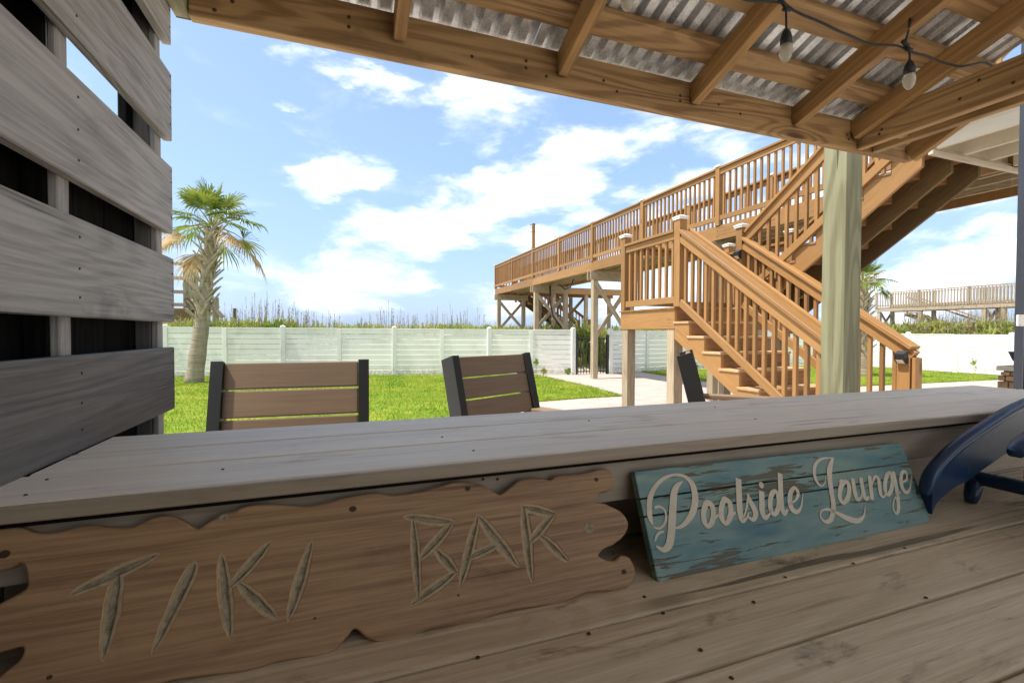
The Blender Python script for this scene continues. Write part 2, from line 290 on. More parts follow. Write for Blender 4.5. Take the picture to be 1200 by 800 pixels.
def mat_leaf(name, a, b_, trans=.35, rough=.5, sc=3.):
    m, T, b = newmat(name); v, src = coords(T, rand=False)
    n = noise_t(T, src, sc, 3, .6); c = mixc(T, maprange(T, n, .35, .65), a, b_)
    T.links.new(c, b.inputs['Base Color']); b.inputs['Roughness'].default_value = rough; b.inputs['Specular IOR Level'].default_value = .3
    tr = N(T, 'ShaderNodeBsdfTranslucent'); T.links.new(c, tr.inputs[0]); mx = N(T, 'ShaderNodeMixShader'); mx.inputs[0].default_value = trans
    T.links.new(b.outputs[0], mx.inputs[1]); T.links.new(tr.outputs[0], mx.inputs[2])
    T.links.new(mx.outputs[0], T.nodes['Material Output'].inputs[0])
mat_leaf('grass_blade', (.13, .235, .012), (.36, .37, .045), .4, sc=1.3)
mat_leaf('dune_leaf', (.17, .25, .04), (.38, .40, .09), .35, sc=1.5)
mat_leaf('dune_stalk', (.17, .125, .09), (.27, .20, .13), .15, sc=2.)
mat_leaf('dune_dry', (.36, .29, .15), (.45, .36, .22), .3, sc=2.)
mat_leaf('palm_leaf', (.07, .135, .02), (.25, .29, .05), .4, .4, sc=2.5)
mat_leaf('palm_dry', (.42, .26, .10), (.55, .40, .22), .35, .6, sc=3.)
mat_leaf('palm_stem', (.22, .27, .06), (.34, .33, .12), .1, .5, sc=3.)
plain('palm_boot', (.46, .40, .31), .9, .1, nsc=5, namt=.28, bump=.8, bsc=30)
def mat_trunk():
    m, T, b = newmat('palm_trunk'); v, src = coords(T, (2, 2, 26), rand=False)
    n = noise_t(T, v, 1.0, 6, .7); v2, _ = coords(T, (14, 14, 3), rand=False); n2 = noise_t(T, v2, 1.5, 4, .6)
    c = ramp(T, mth(T, 'ADD', mth(T, 'MULTIPLY', n, .7), mth(T, 'MULTIPLY', n2, .3)), [(.3, (.15, .12, .085)), (.5, (.30, .25, .18)), (.7, (.42, .36, .28))])
    T.links.new(c, b.inputs['Base Color']); b.inputs['Roughness'].default_value = .95
    bp = N(T, 'ShaderNodeBump'); bp.inputs['Strength'].default_value = .9; bp.inputs['Distance'].default_value = .03
    T.links.new(n, bp.inputs['Height']); T.links.new(bp.outputs[0], b.inputs['Normal'])
mat_trunk()
# ------------------------------------------------------------------ builders
def link(o, parent=None):
    COL.objects.link(o)
    if parent is not None: o.parent = parent
    return o
def thing(name, label, cat, loc=(0, 0, 0), group=None, rz=0.):
    o = bpy.data.objects.new(name, None); COL.objects.link(o); o.empty_display_size = .2
    o.location = loc; o.rotation_euler = (0, 0, rz); o['label'] = label; o['category'] = cat
    if group: o['group'] = group
    bpy.context.view_layer.update()
    return o
def tag(o, label, cat, group=None):
    o['label'] = label; o['category'] = cat
    if group: o['group'] = group
    return o
def struct(o, kind='structure'): o['kind'] = kind; return o
def mesh_obj(name, verts, faces, mat, parent=None, smooth=False, mats=None, midx=None):
    me = bpy.data.meshes.new(name); me.from_pydata([tuple(v) for v in verts], [], faces); me.update()
    for mm in (mats or [mat]): me.materials.append(MT[mm])
    if midx is not None: me.polygons.foreach_set('material_index', midx)
    if smooth: me.polygons.foreach_set('use_smooth', [True] * len(me.polygons))
    return link(bpy.data.objects.new(name, me), parent)
_cache = {}
def boxmesh(l, w, t, mat, bev):
    k = (round(l, 3), round(w, 3), round(t, 3), mat, bev)
    if k in _cache: return _cache[k]
    bm = bmesh.new(); bmesh.ops.create_cube(bm, size=1)
    bmesh.ops.scale(bm, vec=(l, w, t), verts=bm.verts)
    if bev: bmesh.ops.bevel(bm, geom=list(bm.edges), offset=min(bev, .3 * min(l, w, t)), segments=2 if bev >= .004 else 1, affect='EDGES', profile=.6)
    me = bpy.data.meshes.new('board'); bm.to_mesh(me); bm.free(); me.materials.append(MT[mat]); _cache[k] = me; return me
def place(me, name, parent, mat4):
    o = bpy.data.objects.new(name, me); link(o, parent)
    if parent is not None: o.matrix_basis = parent_inv(parent) @ mat4
    else: o.matrix_basis = mat4
    return o
def parent_inv(p):
    m = p.matrix_basis.copy(); q = p.parent
    while q is not None: m = q.matrix_basis @ m; q = q.parent
    return m.inverted()
def board(name, parent, p0, p1, w, t, mat, up=(0, 0, 1), bev=.003):
    """timber from p0 to p1; t is its size along 'up', w its size across"""
    p0 = Vector(p0); p1 = Vector(p1); x = (p1 - p0); L = x.length; x.normalize()
    z = Vector(up); z = (z - x * z.dot(x)).normalized(); y = z.cross(x)
    m = Matrix((x, y, z)).transposed().to_4x4(); m.translation = (p0 + p1) / 2
    return place(boxmesh(L, w, t, mat, bev), name, parent, m)
def bx(name, parent, x, y, z, mat, bev=.003):
    dx, dy, dz = x[1] - x[0], y[1] - y[0], z[1] - z[0]; c = ((x[0] + x[1]) / 2, (y[0] + y[1]) / 2, (z[0] + z[1]) / 2)
    if dx >= dy and dx >= dz: return board(name, parent, (x[0], c[1], c[2]), (x[1], c[1], c[2]), dy, dz, mat, (0, 0, 1), bev)
    if dy >= dx and dy >= dz: return board(name, parent, (c[0], y[0], c[2]), (c[0], y[1], c[2]), dx, dz, mat, (0, 0, 1), bev)
    return board(name, parent, (c[0], c[1], z[0]), (c[0], c[1], z[1]), dy, dx, mat, (1, 0, 0), bev)
def tube_geo(path, rads, n=10):
    vs = []; fs = []; path = [Vector(p) for p in path]
    for i, p in enumerate(path):
        d = (path[min(i + 1, len(path) - 1)] - path[max(i - 1, 0)]).normalized()
        a = d.orthogonal().normalized() if i == 0 else (a - d * a.dot(d)).normalized()
        b = d.cross(a); r = rads[i] if hasattr(rads, '__len__') else rads
        for k in range(n):
            t = 2 * math.pi * k / n; vs.append(p + a * (math.cos(t) * r) + b * (math.sin(t) * r))
    for i in range(len(path) - 1):
        for k in range(n): fs.append((i * n + k, i * n + (k + 1) % n, (i + 1) * n + (k + 1) % n, (i + 1) * n + k))
    fs.append(tuple(range(n))[::-1]); fs.append(tuple((len(path) - 1) * n + k for k in range(n)))
    return vs, fs
def tube(name, parent, path, rads, mat, n=10):
    vs, fs = tube_geo(path, rads, n); o = mesh_obj(name, vs, fs, mat, None, True); o.parent = parent
    if parent is not None: o.matrix_basis = parent_inv(parent)
    return o
def prism(name, parent, pts, ax, lo, hi, mat, bev=.003):
    """polygon pts in the plane across axis ax ('X': (y,z) points, 'Y': (x,z)), extruded lo..hi"""
    c0 = sum(p[0] for p in pts) / len(pts); c1 = sum(p[1] for p in pts) / len(pts)
    f = (lambda a, b, h: (h, a, b)) if ax == 'X' else (lambda a, b, h: (a, h, b))
    mid = (lo + hi) / 2
    org = Vector(f(c0, c1, mid)); n = len(pts)
    vs = [Vector(f(a, b, lo)) - org for a, b in pts] + [Vector(f(a, b, hi)) - org for a, b in pts]
    tri = tessellate_polygon([[Vector((a, b, 0)) for a, b in pts]])
    fs = [tuple(t) for t in tri] + [tuple(i + n for i in t)[::-1] for t in tri] + [(i, i + n, (i + 1) % n + n, (i + 1) % n) for i in range(n)]
    # turn local X along the length so the grain runs with the piece
    i0 = max(range(n), key=lambda i: (Vector(pts[i]) - Vector(pts[(i + 1) % n])).length)
    a = Vector(f(*pts[i0], mid)); b = Vector(f(*pts[(i0 + 1) % n], mid)); x = (b - a).normalized()
    z = Vector((1, 0, 0)) if ax == 'X' else Vector((0, 1, 0)); y = z.cross(x)
    R3 = Matrix((x, y, z)).transposed(); Ri = R3.inverted()
    bm = bmesh.new(); bv = [bm.verts.new(Ri @ v) for v in vs]
    for t in fs:
        try: bm.faces.new([bv[i] for i in t])
        except ValueError: pass
    bmesh.ops.recalc_face_normals(bm, faces=bm.faces)
    bmesh.ops.dissolve_limit(bm, angle_limit=.01, verts=bm.verts, edges=bm.edges)
    me = bpy.data.meshes.new(name); bm.to_mesh(me); bm.free(); me.materials.append(MT[mat])
    m4 = R3.to_4x4(); m4.translation = org
    return place(me, name, parent, m4)
def screws(parent, pts, nrm, r=.0035, mat='screw_rust'):
    nrm = Vector(nrm).normalized()
    k = ('screw', r, mat)
    if k not in _cache:
        bm = bmesh.new(); bmesh.ops.create_cone(bm, cap_ends=True, segments=8, radius1=r, radius2=r * .7, depth=.0015)
        me = bpy.data.meshes.new('screw'); bm.to_mesh(me); bm.free(); me.materials.append(MT[mat]); _cache[k] = me
    for p in pts:
        m = nrm.to_track_quat('Z', 'Y').to_matrix().to_4x4(); m.translation = Vector(p) + nrm * .0006
        place(_cache[k], 'screw', parent, m)
def copy_tree(o, parent=None):
    c = o.copy(); COL.objects.link(c); c.parent = parent
    for ch in list(o.children): copy_tree(ch, c)
    return c
# ================================================================== GROUND
def ground_h(x, y):
    """yard is flat; a dune rises behind the fence, the beach lies beyond"""
    yf = 13.6 - .245 * (x - 2) if x < 6.6 else 13.4
    d = y - yf
    if x > 19.3: d = max(d, min(x - 19.3, 30))
    if d <= .3: return 0
    h = 1.25 * (1 - math.exp(-((d - .3) / 1.9) ** 2))
    fall = min(max((d - 16) / 30, 0), 1); h = h * (1 - fall) - .9 * fall
    return h + .18 * noise.noise(Vector((x * .21, y * .21, 0))) * min(d / 4, 1) * (1 - fall)
def build_ground():
    def axis(lo, hi, a, b, st, n):
        return list(np.concatenate([lo + (a - lo) * (1 - (np.linspace(1, 0, n)[:-1]) ** 2.2), np.arange(a, b, st), b + (hi - b) * np.linspace(0, 1, n) ** 2.2]))
    xs = axis(-1500, 1500, -30, 60, 1.2, 14); ys = axis(-400, 3000, -6, 60, 1.0, 14)
    vs = [(x, y, ground_h(x, y) - (0 if -30 <= x <= 60 else 0)) for y in ys for x in xs]; w = len(xs)
    fs = [(j * w + i, j * w + i + 1, (j + 1) * w + i + 1, (j + 1) * w + i) for j in range(len(ys) - 1) for i in range(w - 1)]
    struct(mesh_obj('ground', vs, fs, 'sand', smooth=True))
    # yard paving slabs
    pv = mesh_obj('paving', [(-20, -6, .004), (18.78, -6, .004), (18.78, 12.6, .004), (-20, 12.6, .004)], [(0, 1, 2, 3)], 'concrete'); struct(pv)
    me = boxmesh(1.19, 1.19, .03, 'paving', .003)
    for i in range(-1, 15):
        for j in range(3, 11):
            x = i * 1.2 + 1.0; y = j * 1.2 + .4
            if x < 4.8 and y > 7.4 or y > 12.5 and x > 5: 
                if y > 12.5: continue
            m = Matrix.Translation((x, y, .012 + U(-.001, .001))); place(me, 'paving_slab', pv, m)
    def lawn(name, poly):
        vs = [(a, b, .045) for a, b in poly] + [(a, b, 0) for a, b in poly]; n = len(poly)
        tri = tessellate_polygon([[Vector((a, b, 0)) for a, b in poly]])
        return struct(mesh_obj(name, vs, [tuple(t) for t in tri] + [(i, (i + 1) % n, (i + 1) % n + n, i + n) for i in range(n)], 'lawn_soil'))
    L1 = [(-16, 6.4), (1.9, 6.4), (2.5, 6.9), (3.2, 7.8), (4.2, 7.95), (5.25, 7.98), (5.42, 9.5), (5.42, 12.8), (4.1, 13.32), (1.4, 13.95), (-4.5, 15.35), (-16, 18)]
    L2 = [(8.95, 7.7), (18.6, 7.45), (18.75, 13.25), (9.2, 12.8), (8.95, 11)]
    lawn('lawn', L1); lawn('lawn', L2)
    def inside(p, poly):
        c = False; n = len(poly)
        for i in range(n):
            (x1, y1), (x2, y2) = poly[i], poly[(i + 1) % n]
            if (y1 > p[1]) != (y2 > p[1]) and p[0] < (x2 - x1) * (p[1] - y1) / (y2 - y1) + x1: c = not c
        return c
    vs = []; fs = []
    def blade(x, y, z, h, w, lean):
        a = U(0, 6.28); dx, dy = math.cos(a) * w, math.sin(a) * w; b = U(0, 6.28); lx, ly = math.cos(b) * lean, math.sin(b) * lean
        i = len(vs); vs.extend([(x - dx, y - dy, z), (x + dx, y + dy, z), (x + lx, y + ly, z + h)]); fs.append((i, i + 1, i + 2))
    for poly, (xa, xb, ya, yb), n in ((L1, (-6, 5.45, 6.4, 15.5), 90000), (L2, (8.9, 18.8, 7.4, 13.3), 26000)):
        for _ in range(n):
            x = U(xa, xb); y = U(ya, yb)
            if inside((x, y), poly): blade(x, y, .04, U(.02, .05), U(.004, .008), U(0, .03))
    # a ragged fringe where the lawn meets the paving
    for poly in (L1, L2):
        for i in range(len(poly)):
            (x1, y1), (x2, y2) = poly[i], poly[(i + 1) % len(poly)]
            L = math.hypot(x2 - x1, y2 - y1)
            for _ in range(int(min(L, 12) * 150)):
                t = rnd(); blade(x1 + (x2 - x1) * t + U(-.02, .03), y1 + (y2 - y1) * t + U(-.05, .02), .02, U(.03, .08), .006, U(0, .06))
    struct(tag(mesh_obj('grass', vs, fs, 'grass_blade'), 'short bright green lawn grass in the fenced yard', 'grass'), 'stuff')
build_ground()
# ================================================================== ELEVATED STAIR AND WALKWAY
ORG = 'orange_stain'
DT = 3.27                                   # walkway floor
SL = .70                                    # stair slope
def rail_run(par, a, b, htop, z_off=0, n=None, side=(-1, 0, 0), hbot=.09, bal=True, ends=(0, 0), mat=ORG, sp=.125, cap=True, name_b='baluster'):
    """railing between posts along a->b (floor points); balusters upright"""
    a = Vector(a); b = Vector(b); d = b - a; L = Vector((d.x, d.y, 0)).length
    up = Vector((0, 0, 1)); s = Vector(side)
    if cap: board('cap_rail', par, a + up * (htop - .019), b + up * (htop - .019), .14, .036, mat, up)
    board('top_rail', par, a + up * (htop - .085) + s * .02, b + up * (htop - .085) + s * .02, .036, .088, mat, up)
    board('bottom_rail', par, a + up * (hbot + .044) + s * .02, b + up * (hbot + .044) + s * .02, .036, .088, mat, up)
    k = n or max(1, int(L / sp)); tilt = abs(d.z) / max(L, .01)
    for i in range(k):
        t = (i + .5) / k; p = a + d * t
        board(name_b, par, p + up * (hbot + .05) - s * .0, p + up * (htop - .05) - s * .0, .036, .036, mat, s, 0.002)
def build_walkway():
    w = thing('elevated_walkway', 'long elevated orange stained walkway on timber posts running over the white fence to the dunes', 'walkway', (6.5, 11.3, 0))
    X0, X1 = 6.5, 7.8; ysup = [4.5, 6.73, 9.02, 11.3, 13.4, 15.58, 17.74, 19.98]
    for x, s in ((X0, -1), (X1, 1)):
        ye = [2.3] + ysup
        bx('rail_post', w, (x - .05, x + .05), (3.15, 3.25), (DT, 4.34), ORG)
        for i in range(len(ye) - 1):
            bx('fascia', w, sorted((x, x + s * .038)), (ye[i] + .001, ye[i + 1] - .001), (3.01, 3.245), ORG)
        for y in ysup:
            top = 4.34 if not (x == X0 and abs(y - 15.58) < .1) else 5.26
            rp = bx('rail_post', w, (x - .05, x + .05), (y - .05, y + .05), (DT, top), ORG)
            screws(w, [(x - .0385 if s < 0 else x + .0385, y, z) for z in (3.07, 3.18)], (s, 0, 0), .009)
            if top < 5: board('post_cap', rp, (x, y, 4.34), (x, y, 4.375), .13, .13, 'cap_white', (1, 0, 0), .006)
        for i in range(len(ye) - 1):
            rail_run(w, (x, max(ye[i], 3.2) + .052, DT), (x, ye[i + 1] - .052, DT), 1.055, side=(s, 0, 0), sp=.128)
    # far end rail
    for yv in (19.98,):
        rail_run(w, (X0 + .05, yv, DT), (X1 - .05, yv, DT), 1.055, side=(0, 1, 0), sp=.128)
        bx('fascia', w, (X0, X1), (yv, yv + .038), (3.01, 3.245), ORG)
    y = 2.32
    me = None
    while y < 19.9:
        bx('deck_board', w, (X0 - .02, X1 + .02), (y, y + .139), (3.245, 3.27), 'orange_worn'); y += .142
    for x in (6.8, 7.15, 7.5): bx('joist', w, (x - .019, x + .019), (2.3, 19.9), (3.06, 3.244), 'weathered')
    # small hooks on the tall post
    for z, dy in ((5.1, .06), (5.2, .09), (4.95, .05)):
        tube('hook', w, [(6.45, 15.58, z), (6.40, 15.58, z + .01), (6.37, 15.6, z - .03)], .008, 'black_metal', 6)
        tube('hook', w, [(6.5, 15.52, z), (6.5, 15.45, z + .02), (6.5, 15.42, z - .03)], .008, 'black_metal', 6)
    # trestles
    for i, y in enumerate((6.9, 11.3, 15.45, 19.7)):
        g0 = ground_h(X0, y); g1 = ground_h(X1, y)
        for x, g in ((X0 + .06, g0), (X1 - .06, g1)):
            bx('support_post', w, (x - .075, x + .075), (y - .075, y + .075), (g - .2, 3.0), 'weathered')
        for s in (-1, 1): bx('cross_beam', w, (X0 - .12, X1 + .12), (y + s * .095 - .019, y + s * .095 + .019), (2.76, 3.0), 'weathered')
        if i == 0: continue
        za, zb = (1.0 if i == 1 else 1.35), 2.72
        board('cross_brace', w, (X0 + .02, y - .095, zb), (X1 - .02, y - .095, za), .036, .12, 'weathered', (0, 0, 1))
        board('cross_brace', w, (X1 - .02, y + .095, zb), (X0 + .02, y + .095, za), .036, .12, 'weathered', (0, 0, 1))
    # dark hanging conduit under the deck
    tube('conduit', w, [(6.9, 13.2, 3.0), (6.95, 13.5, 2.8), (7.0, 14.0, 2.75), (7.05, 14.5, 2.95)], .02, 'black_metal', 6)
    tube('conduit', w, [(7.0, 15.2, 3.0), (7.0, 15.2, 2.4), (7.15, 15.25, 1.9), (7.5, 15.3, 1.5)], .03, 'black_metal', 6)
build_walkway()
def build_dune_stair():
    p = thing('dune_stairs', 'brown dune staircase with railings behind the walkway posts and beyond the fence', 'staircase', (9, 20, 0))
    bx('platform_fascia', p, (7.86, 12.6), (18.2, 18.24), (3.0, 3.24), ORG)
    bx('platform_fascia', p, (7.86, 12.6), (19.9, 19.94), (3.0, 3.24), ORG)
    for i in range(11): bx('deck_board', p, (7.86, 12.6), (18.2 + i * .155, 18.2 + i * .155 + .145), (3.245, 3.27), 'orange_worn')
    for x in (8.6, 10.2, 12.3):
        for y in (18.32, 19.8): bx('support_post', p, (x - .07, x + .07), (y - .07, y + .07), (.6, 3.0), 'weathered')
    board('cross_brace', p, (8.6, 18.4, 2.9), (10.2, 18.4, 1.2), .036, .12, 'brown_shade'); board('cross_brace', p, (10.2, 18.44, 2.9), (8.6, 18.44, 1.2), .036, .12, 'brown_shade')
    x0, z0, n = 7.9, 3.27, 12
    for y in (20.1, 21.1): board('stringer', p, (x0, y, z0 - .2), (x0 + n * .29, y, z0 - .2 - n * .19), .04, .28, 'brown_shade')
    for i in range(n):
        bx('tread', p, (x0 + i * .29, x0 + i * .29 + .28), (20.13, 21.07), (z0 - (i + 1) * .19 - .03, z0 - (i + 1) * .19), 'orange_worn')
        bx('riser', p, (x0 + i * .29 - .01, x0 + i * .29 + .01), (20.13, 21.07), (z0 - (i + 1) * .19, z0 - i * .19 - .03), 'orange_worn')
    for y in (20.06, 21.14):
        rail_run(p, (x0, y, z0 - .1), (x0 + n * .29, y, z0 - .1 - n * .19), 1.0, side=(0, -1, 0), mat='orange_worn', sp=.16)
        for t in (0, .5, 1): bx('newel', p, (x0 + n * .29 * t - .045, x0 + n * .29 * t + .045), (y - .045, y + .045), (z0 - n * .19 * t - .5, z0 - n * .19 * t + .98), 'orange_worn')
build_dune_stair()
def light_box(par_xyz, nrm, label):
    """small solar wall light: black hood, slanted panel on top, pale lens below"""
    t = thing('solar_light', label, 'lamp', par_xyz, group='solar lights on the stair posts')
    n = Vector(nrm); s = Vector((0, 0, 1)).cross(n)
    P = Vector(par_xyz); up = Vector((0, 0, 1))
    prof = [(0, -.05), (.02, -.055), (.055, -.02), (.06, .03), (.0, .065)]
    vs = []
    for k in (-.045, .045):
        for (d, z) in prof: vs.append(P + n * (d + .001) + up * z + s * k)
    fs = [(0, 1, 2, 3, 4), (9, 8, 7, 6, 5)] + [(i, i + 5, (i + 1) % 5 + 5, (i + 1) % 5) for i in range(5)]
    o = mesh_obj('housing', vs, fs, 'black_plastic'); o.parent = t; o.matrix_basis = parent_inv(t)
    def quad(nm, a, b, off, mat, kk):
        d = Vector((b[0] - a[0], b[1] - a[1])); nn = Vector((d.y, -d.x)).normalized() * off
        q = [P + n * (c[0] + nn.x + .001) + up * (c[1] + nn.y) + s * k for c, k in ((a, -kk), (a, kk), (b, kk), (b, -kk))]
        q += [v - (n * nn.x + up * nn.y) * .8 for v in q]
        o = mesh_obj(nm, q, [(0, 1, 2, 3), (7, 6, 5, 4), (0, 4, 5, 1), (1, 5, 6, 2), (2, 6, 7, 3), (3, 7, 4, 0)], mat); o.parent = t; o.matrix_basis = parent_inv(t)
    quad('lens', (.021, -.0525), (.053, -.022), .003, 'lamp_lens', .03)
    quad('solar_panel', (.055, .034), (.006, .062), .003, 'dark_steel', .038)
def build_stairs():
    s = thing('stairs', 'orange stained two flight outdoor staircase with landing and white capped newel posts', 'staircase', (4.0, 4.9, 0))
    XL, XM, XR = 4.0, 5.08, 6.05; YN, YFAR = 4.87, 6.1; ZL = 1.63
    # landing
    bx('landing_fascia', s, (XL, XL + .038), (YN, YFAR), (1.355, 1.61), ORG); bx('landing_fascia', s, (XL + .039, XR), (YN, YN + .038), (1.355, 1.61), ORG)
    bx('landing_fascia', s, (XL + .039, XR), (YFAR - .038, YFAR), (1.355, 1.61), ORG); bx('landing_fascia', s, (XR + .001, XR + .039), (YN, YFAR), (1.355, 1.61), ORG)
    screws(s, [(XL, YN + .12, 1.48), (XL, YFAR - .12, 1.48), (XL, YN + .1, 1.43)], (-1, 0, 0), .008)
    y = YN - .01; k = 0
    while y < YFAR: bx('landing_board', s, (XL - .02, XR + .04), (y, y + .136), (1.611, 1.636), 'orange_worn'); y += .141
    for j in range(4): bx('joist', s, (XL + .3 + j * .4, XL + .338 + j * .4), (YN + .04, YFAR - .04), (1.40, 1.60), 'weathered')
    for x, y in ((XL + .08, YN + .09), (XL + .08, YFAR - .1), (XR - .1, YN + .09), (XR - .1, YFAR - .1)):
        bx('support_post', s, (x - .07, x + .07), (y - .07, y + .07), (0, 1.354), 'weathered', .006)
    # steps of both flights: lower comes down towards the bar, upper climbs back over the yard
    def flight(y0, z0, n, rise, run, xa, xb, down, m_str, under):
        sgn = -1 if down else 1
        for i in range(n):
            z = z0 + sgn * rise * (i + (1 if down else 0)); ya = y0 - run * i
            if down:
                bx('riser', s, (xa + .02, xb - .02), (ya - .004, ya + .016), (z + .001, z + rise - .028), 'orange_worn')
                if i < n - 1: bx('tread', s, (xa - .015, xb + .015), (ya - run - .01, ya + .016), (z - .028, z), 'tread_wood')
            else:
                bx('riser', s, (xa + .02, xb - .02), (ya - .02, ya), (z + .001, z + rise - .028), 'orange_worn')
                if i < n - 1: bx('tread', s, (xa - .01, xb + .01), (ya - run - .02, ya + .012), (z + rise - .028, z + rise), 'orange_worn')
        for j, x in enumerate(([xa, xb] if down else [xa, (xa + xb) / 2, xb])):
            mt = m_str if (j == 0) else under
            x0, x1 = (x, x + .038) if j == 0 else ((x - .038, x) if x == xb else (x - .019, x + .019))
            pts = []
            if down:
                for i in range(n):                       # sawtooth top
                    z = z0 - rise * (i + 1); ya = y0 - run * i
                    pts += [(ya - .005, z + rise - .03), (ya - .005, z - .029)]
                    if i == n - 1: pts[-1] = (ya - .005, z + .0)
                pts += [(y0 - run * (n - 1) - .005 + .12, z0 - rise * n), (y0, z0 - .40)]
                pts = [(a, max(b, 0.02)) for a, b in pts]
            else:
                pts = [(y0, z0 + .02)]
                for i in range(n):
                    z = z0 + rise * i; ya = y0 - run * i
                    pts += [(ya - .021, z + rise - .03), (ya - run - .021, z + rise - .03)]
                ye = y0 - run * (n - 1)
                pts = pts[:-1]; pts[-1] = (ye - .021, z0 + rise * n - .04)
                pts += [(ye - .021, z0 + rise * n - .40), (y0, z0 - .22 + .0)]
            prism('stringer', s, pts, 'X', x0, x1, mt)
    flight(YN, ZL, 9, .181, .259, XL, XM - .02, True, ORG, ORG)
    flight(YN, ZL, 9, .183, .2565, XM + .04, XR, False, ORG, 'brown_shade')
    # newels
    def newel(x, y, z0, z1, cap=True, w=.05, mat=ORG):
        nw_ = bx('newel', s, (x - w, x + w), (y - w, y + w), (z0, z1), mat, .004)
        if cap:
            k = ('cap',)
            if k not in _cache:
                bm = bmesh.new(); ws = [(.052, -.02), (.067, -.02), (.067, -.004), (.074, .004), (.074, .018), (.02, .042)]
                rings = []
                for r, z in ws: rings.append([bm.verts.new((sx * r, sy * r, z)) for sx, sy in ((-1, -1), (1, -1), (1, 1), (-1, 1))])
                for a, b in zip(rings, rings[1:]):
                    for q in range(4): bm.faces.new((a[q], a[(q + 1) % 4], b[(q + 1) % 4], b[q]))
                bm.faces.new(rings[-1]); bm.faces.new(rings[0][::-1])
                me = bpy.data.meshes.new('post_cap'); bm.to_mesh(me); bm.free(); me.materials.append(MT['cap_white']); _cache[k] = me
            place(_cache[k], 'post_cap', nw_, Matrix.Translation((x, y, z1)))
    nl = (XL + .04, YN - .045); nf = (XL + .04, YFAR - .06); nm = (XM, YN - .02)
    newel(*nl, 1.64, 2.76, w=.055); newel(*nf, 1.64, 2.76); newel(*nm, 1.3, 2.745, w=.05); newel(XR, YFAR - .06, 1.64, 2.76); newel(XR + .0, YN + .02, 1.3, 2.76)
    H = 1.01
    rail_run(s, (nl[0], nl[1] + .06, ZL), (nf[0], nf[1] - .06, ZL), 1.0, n=8, hbot=.055)
    rail_run(s, (nf[0] + .06, nf[1], ZL), (XR - .06, nf[1], ZL), 1.0, side=(0, 1, 0))
    rail_run(s, (XR, YN + .08, ZL), (XR, YFAR - .12, ZL), 1.0, side=(1, 0, 0))
    # raking rails
    def rake(x, ya, za, yb, zb, h, side, n, grab=0, nb=True, hb=.10):
        a = Vector((x, ya, za)); b = Vector((x, yb, zb)); up = Vector((0, 0, 1)); sd = Vector((side, 0, 0))
        board('cap_rail', s, a + up * h, b + up * h, .14, .036, ORG, up)
        board('top_rail', s, a + up * (h - .085) + sd * .022, b + up * (h - .085) + sd * .022, .036, .11, ORG, up)
        board('top_rail', s, a + up * (h - .07) - sd * .022, b + up * (h - .07) - sd * .022, .036, .08, ORG, up)
        board('bottom_rail', s, a + up * hb + sd * .024, b + up * hb + sd * .024, .036, .088, ORG, up)
        for i in range(n):
            t = (i + .6) / n; p = a + (b - a) * t
            board('baluster', s, p + up * (hb - .02), p + up * (h - .055), .037, .037, ORG, sd, .002)
        if grab:
            q = sd * -.105
            board('grab_rail', s, a + up * (h + .02) + q, b + up * (h + .02) + q, .042, .062, ORG, up, .01)
            for t in (.06, .36, .66, .94):
                p = a + (b - a) * t; board('bracket', s, p + up * (h - .04) - sd * .04, p + up * (h - .01) + q, .03, .03, 'black_metal', up, 0)
    yb = 2.80; zb = ZL - SL * (YN - yb)
    rake(XL + .03, YN - .10, ZL - .04, yb, zb + .0, 1.0, -1, 17, grab=1)
    rake(XM, YN - .08, ZL - .04, yb, zb + .0, .985, -1, 17, grab=0)
    # lower newels: built up of boards
    for x in (XL + .03, XM):
        bx('newel', s, (x - .075, x + .01), (yb + .0, yb + .11), (0, zb + .90), ORG, .003); bx('newel', s, (x + .011, x + .05), (yb - .01, yb + .10), (0, zb + .90), ORG, .003)
        bx('newel', s, (x - .066, x + .04), (yb - .04, yb - .012), (0, zb + .895), ORG, .003)
    # upper flight rails
    for x, sd in ((XM + .04, -1), (XR, 1)):
        rake(x, YN - .08, ZL + .05, 2.62, ZL + .05 + SL * (YN - .08 - 2.62), .98, sd, 17, hb=.16)
    light_box((XM - .052, YN - .03, 2.36), (-1, 0, 0), 'small black solar light on the post at the top of the lower flight')
    light_box((XM - .077, yb + .055, 1.075), (-1, 0, 0), 'small black solar light on the bottom newel post of the stairs')
build_stairs()
def build_house_deck():
    h = thing('house_deck', 'underside of the beige painted raised house deck right of the patio roof', 'deck', (6, 0, 3))
    for i, (za, zb, ya) in enumerate(((2.955, 3.0, 2.70), (3.0, 3.05, 2.74), (3.05, 3.2, 2.77))):
        bx('ledger', h, (5.1, 7.35 if i else 6.9), (ya, ya + .04), (za, zb - .001), 'beige_paint')
    x = 5.15
    while x < 10: bx('joist', h, (x - .019, x + .019), (-6, 2.69), (3.0, 3.19), 'beige_paint'); x += .412
    for i in range(60):
        bx('deck_board', h, (5.0, 10), (-6 + i * .146, -6 + i * .146 + .1455), (3.20, 3.225), 'beige_paint', 0)
    bx('beam', h, (5.0, 10), (-.5, -.4), (2.7, 2.99), 'beige_paint')
    for x in (5.6, 8.5): bx('support_post', h, (x - .09, x + .09), (-.54, -.36), (0, 2.699), 'weathered')
    tube('light_fitting', h, [(7.0, 2.6, 2.93), (7.25, 2.45, 2.93)], .035, 'black_metal', 10)
build_house_deck()
tag(board('timber_post', None, (2.77 + .07, 1.89 + .07, 0), (2.77 + .07, 1.89 + .07, 2.98), .14, .14, 'green_post', (1, 0, 0), .006), 'thick greenish timber post standing beyond the bar in front of the stairs', 'post')
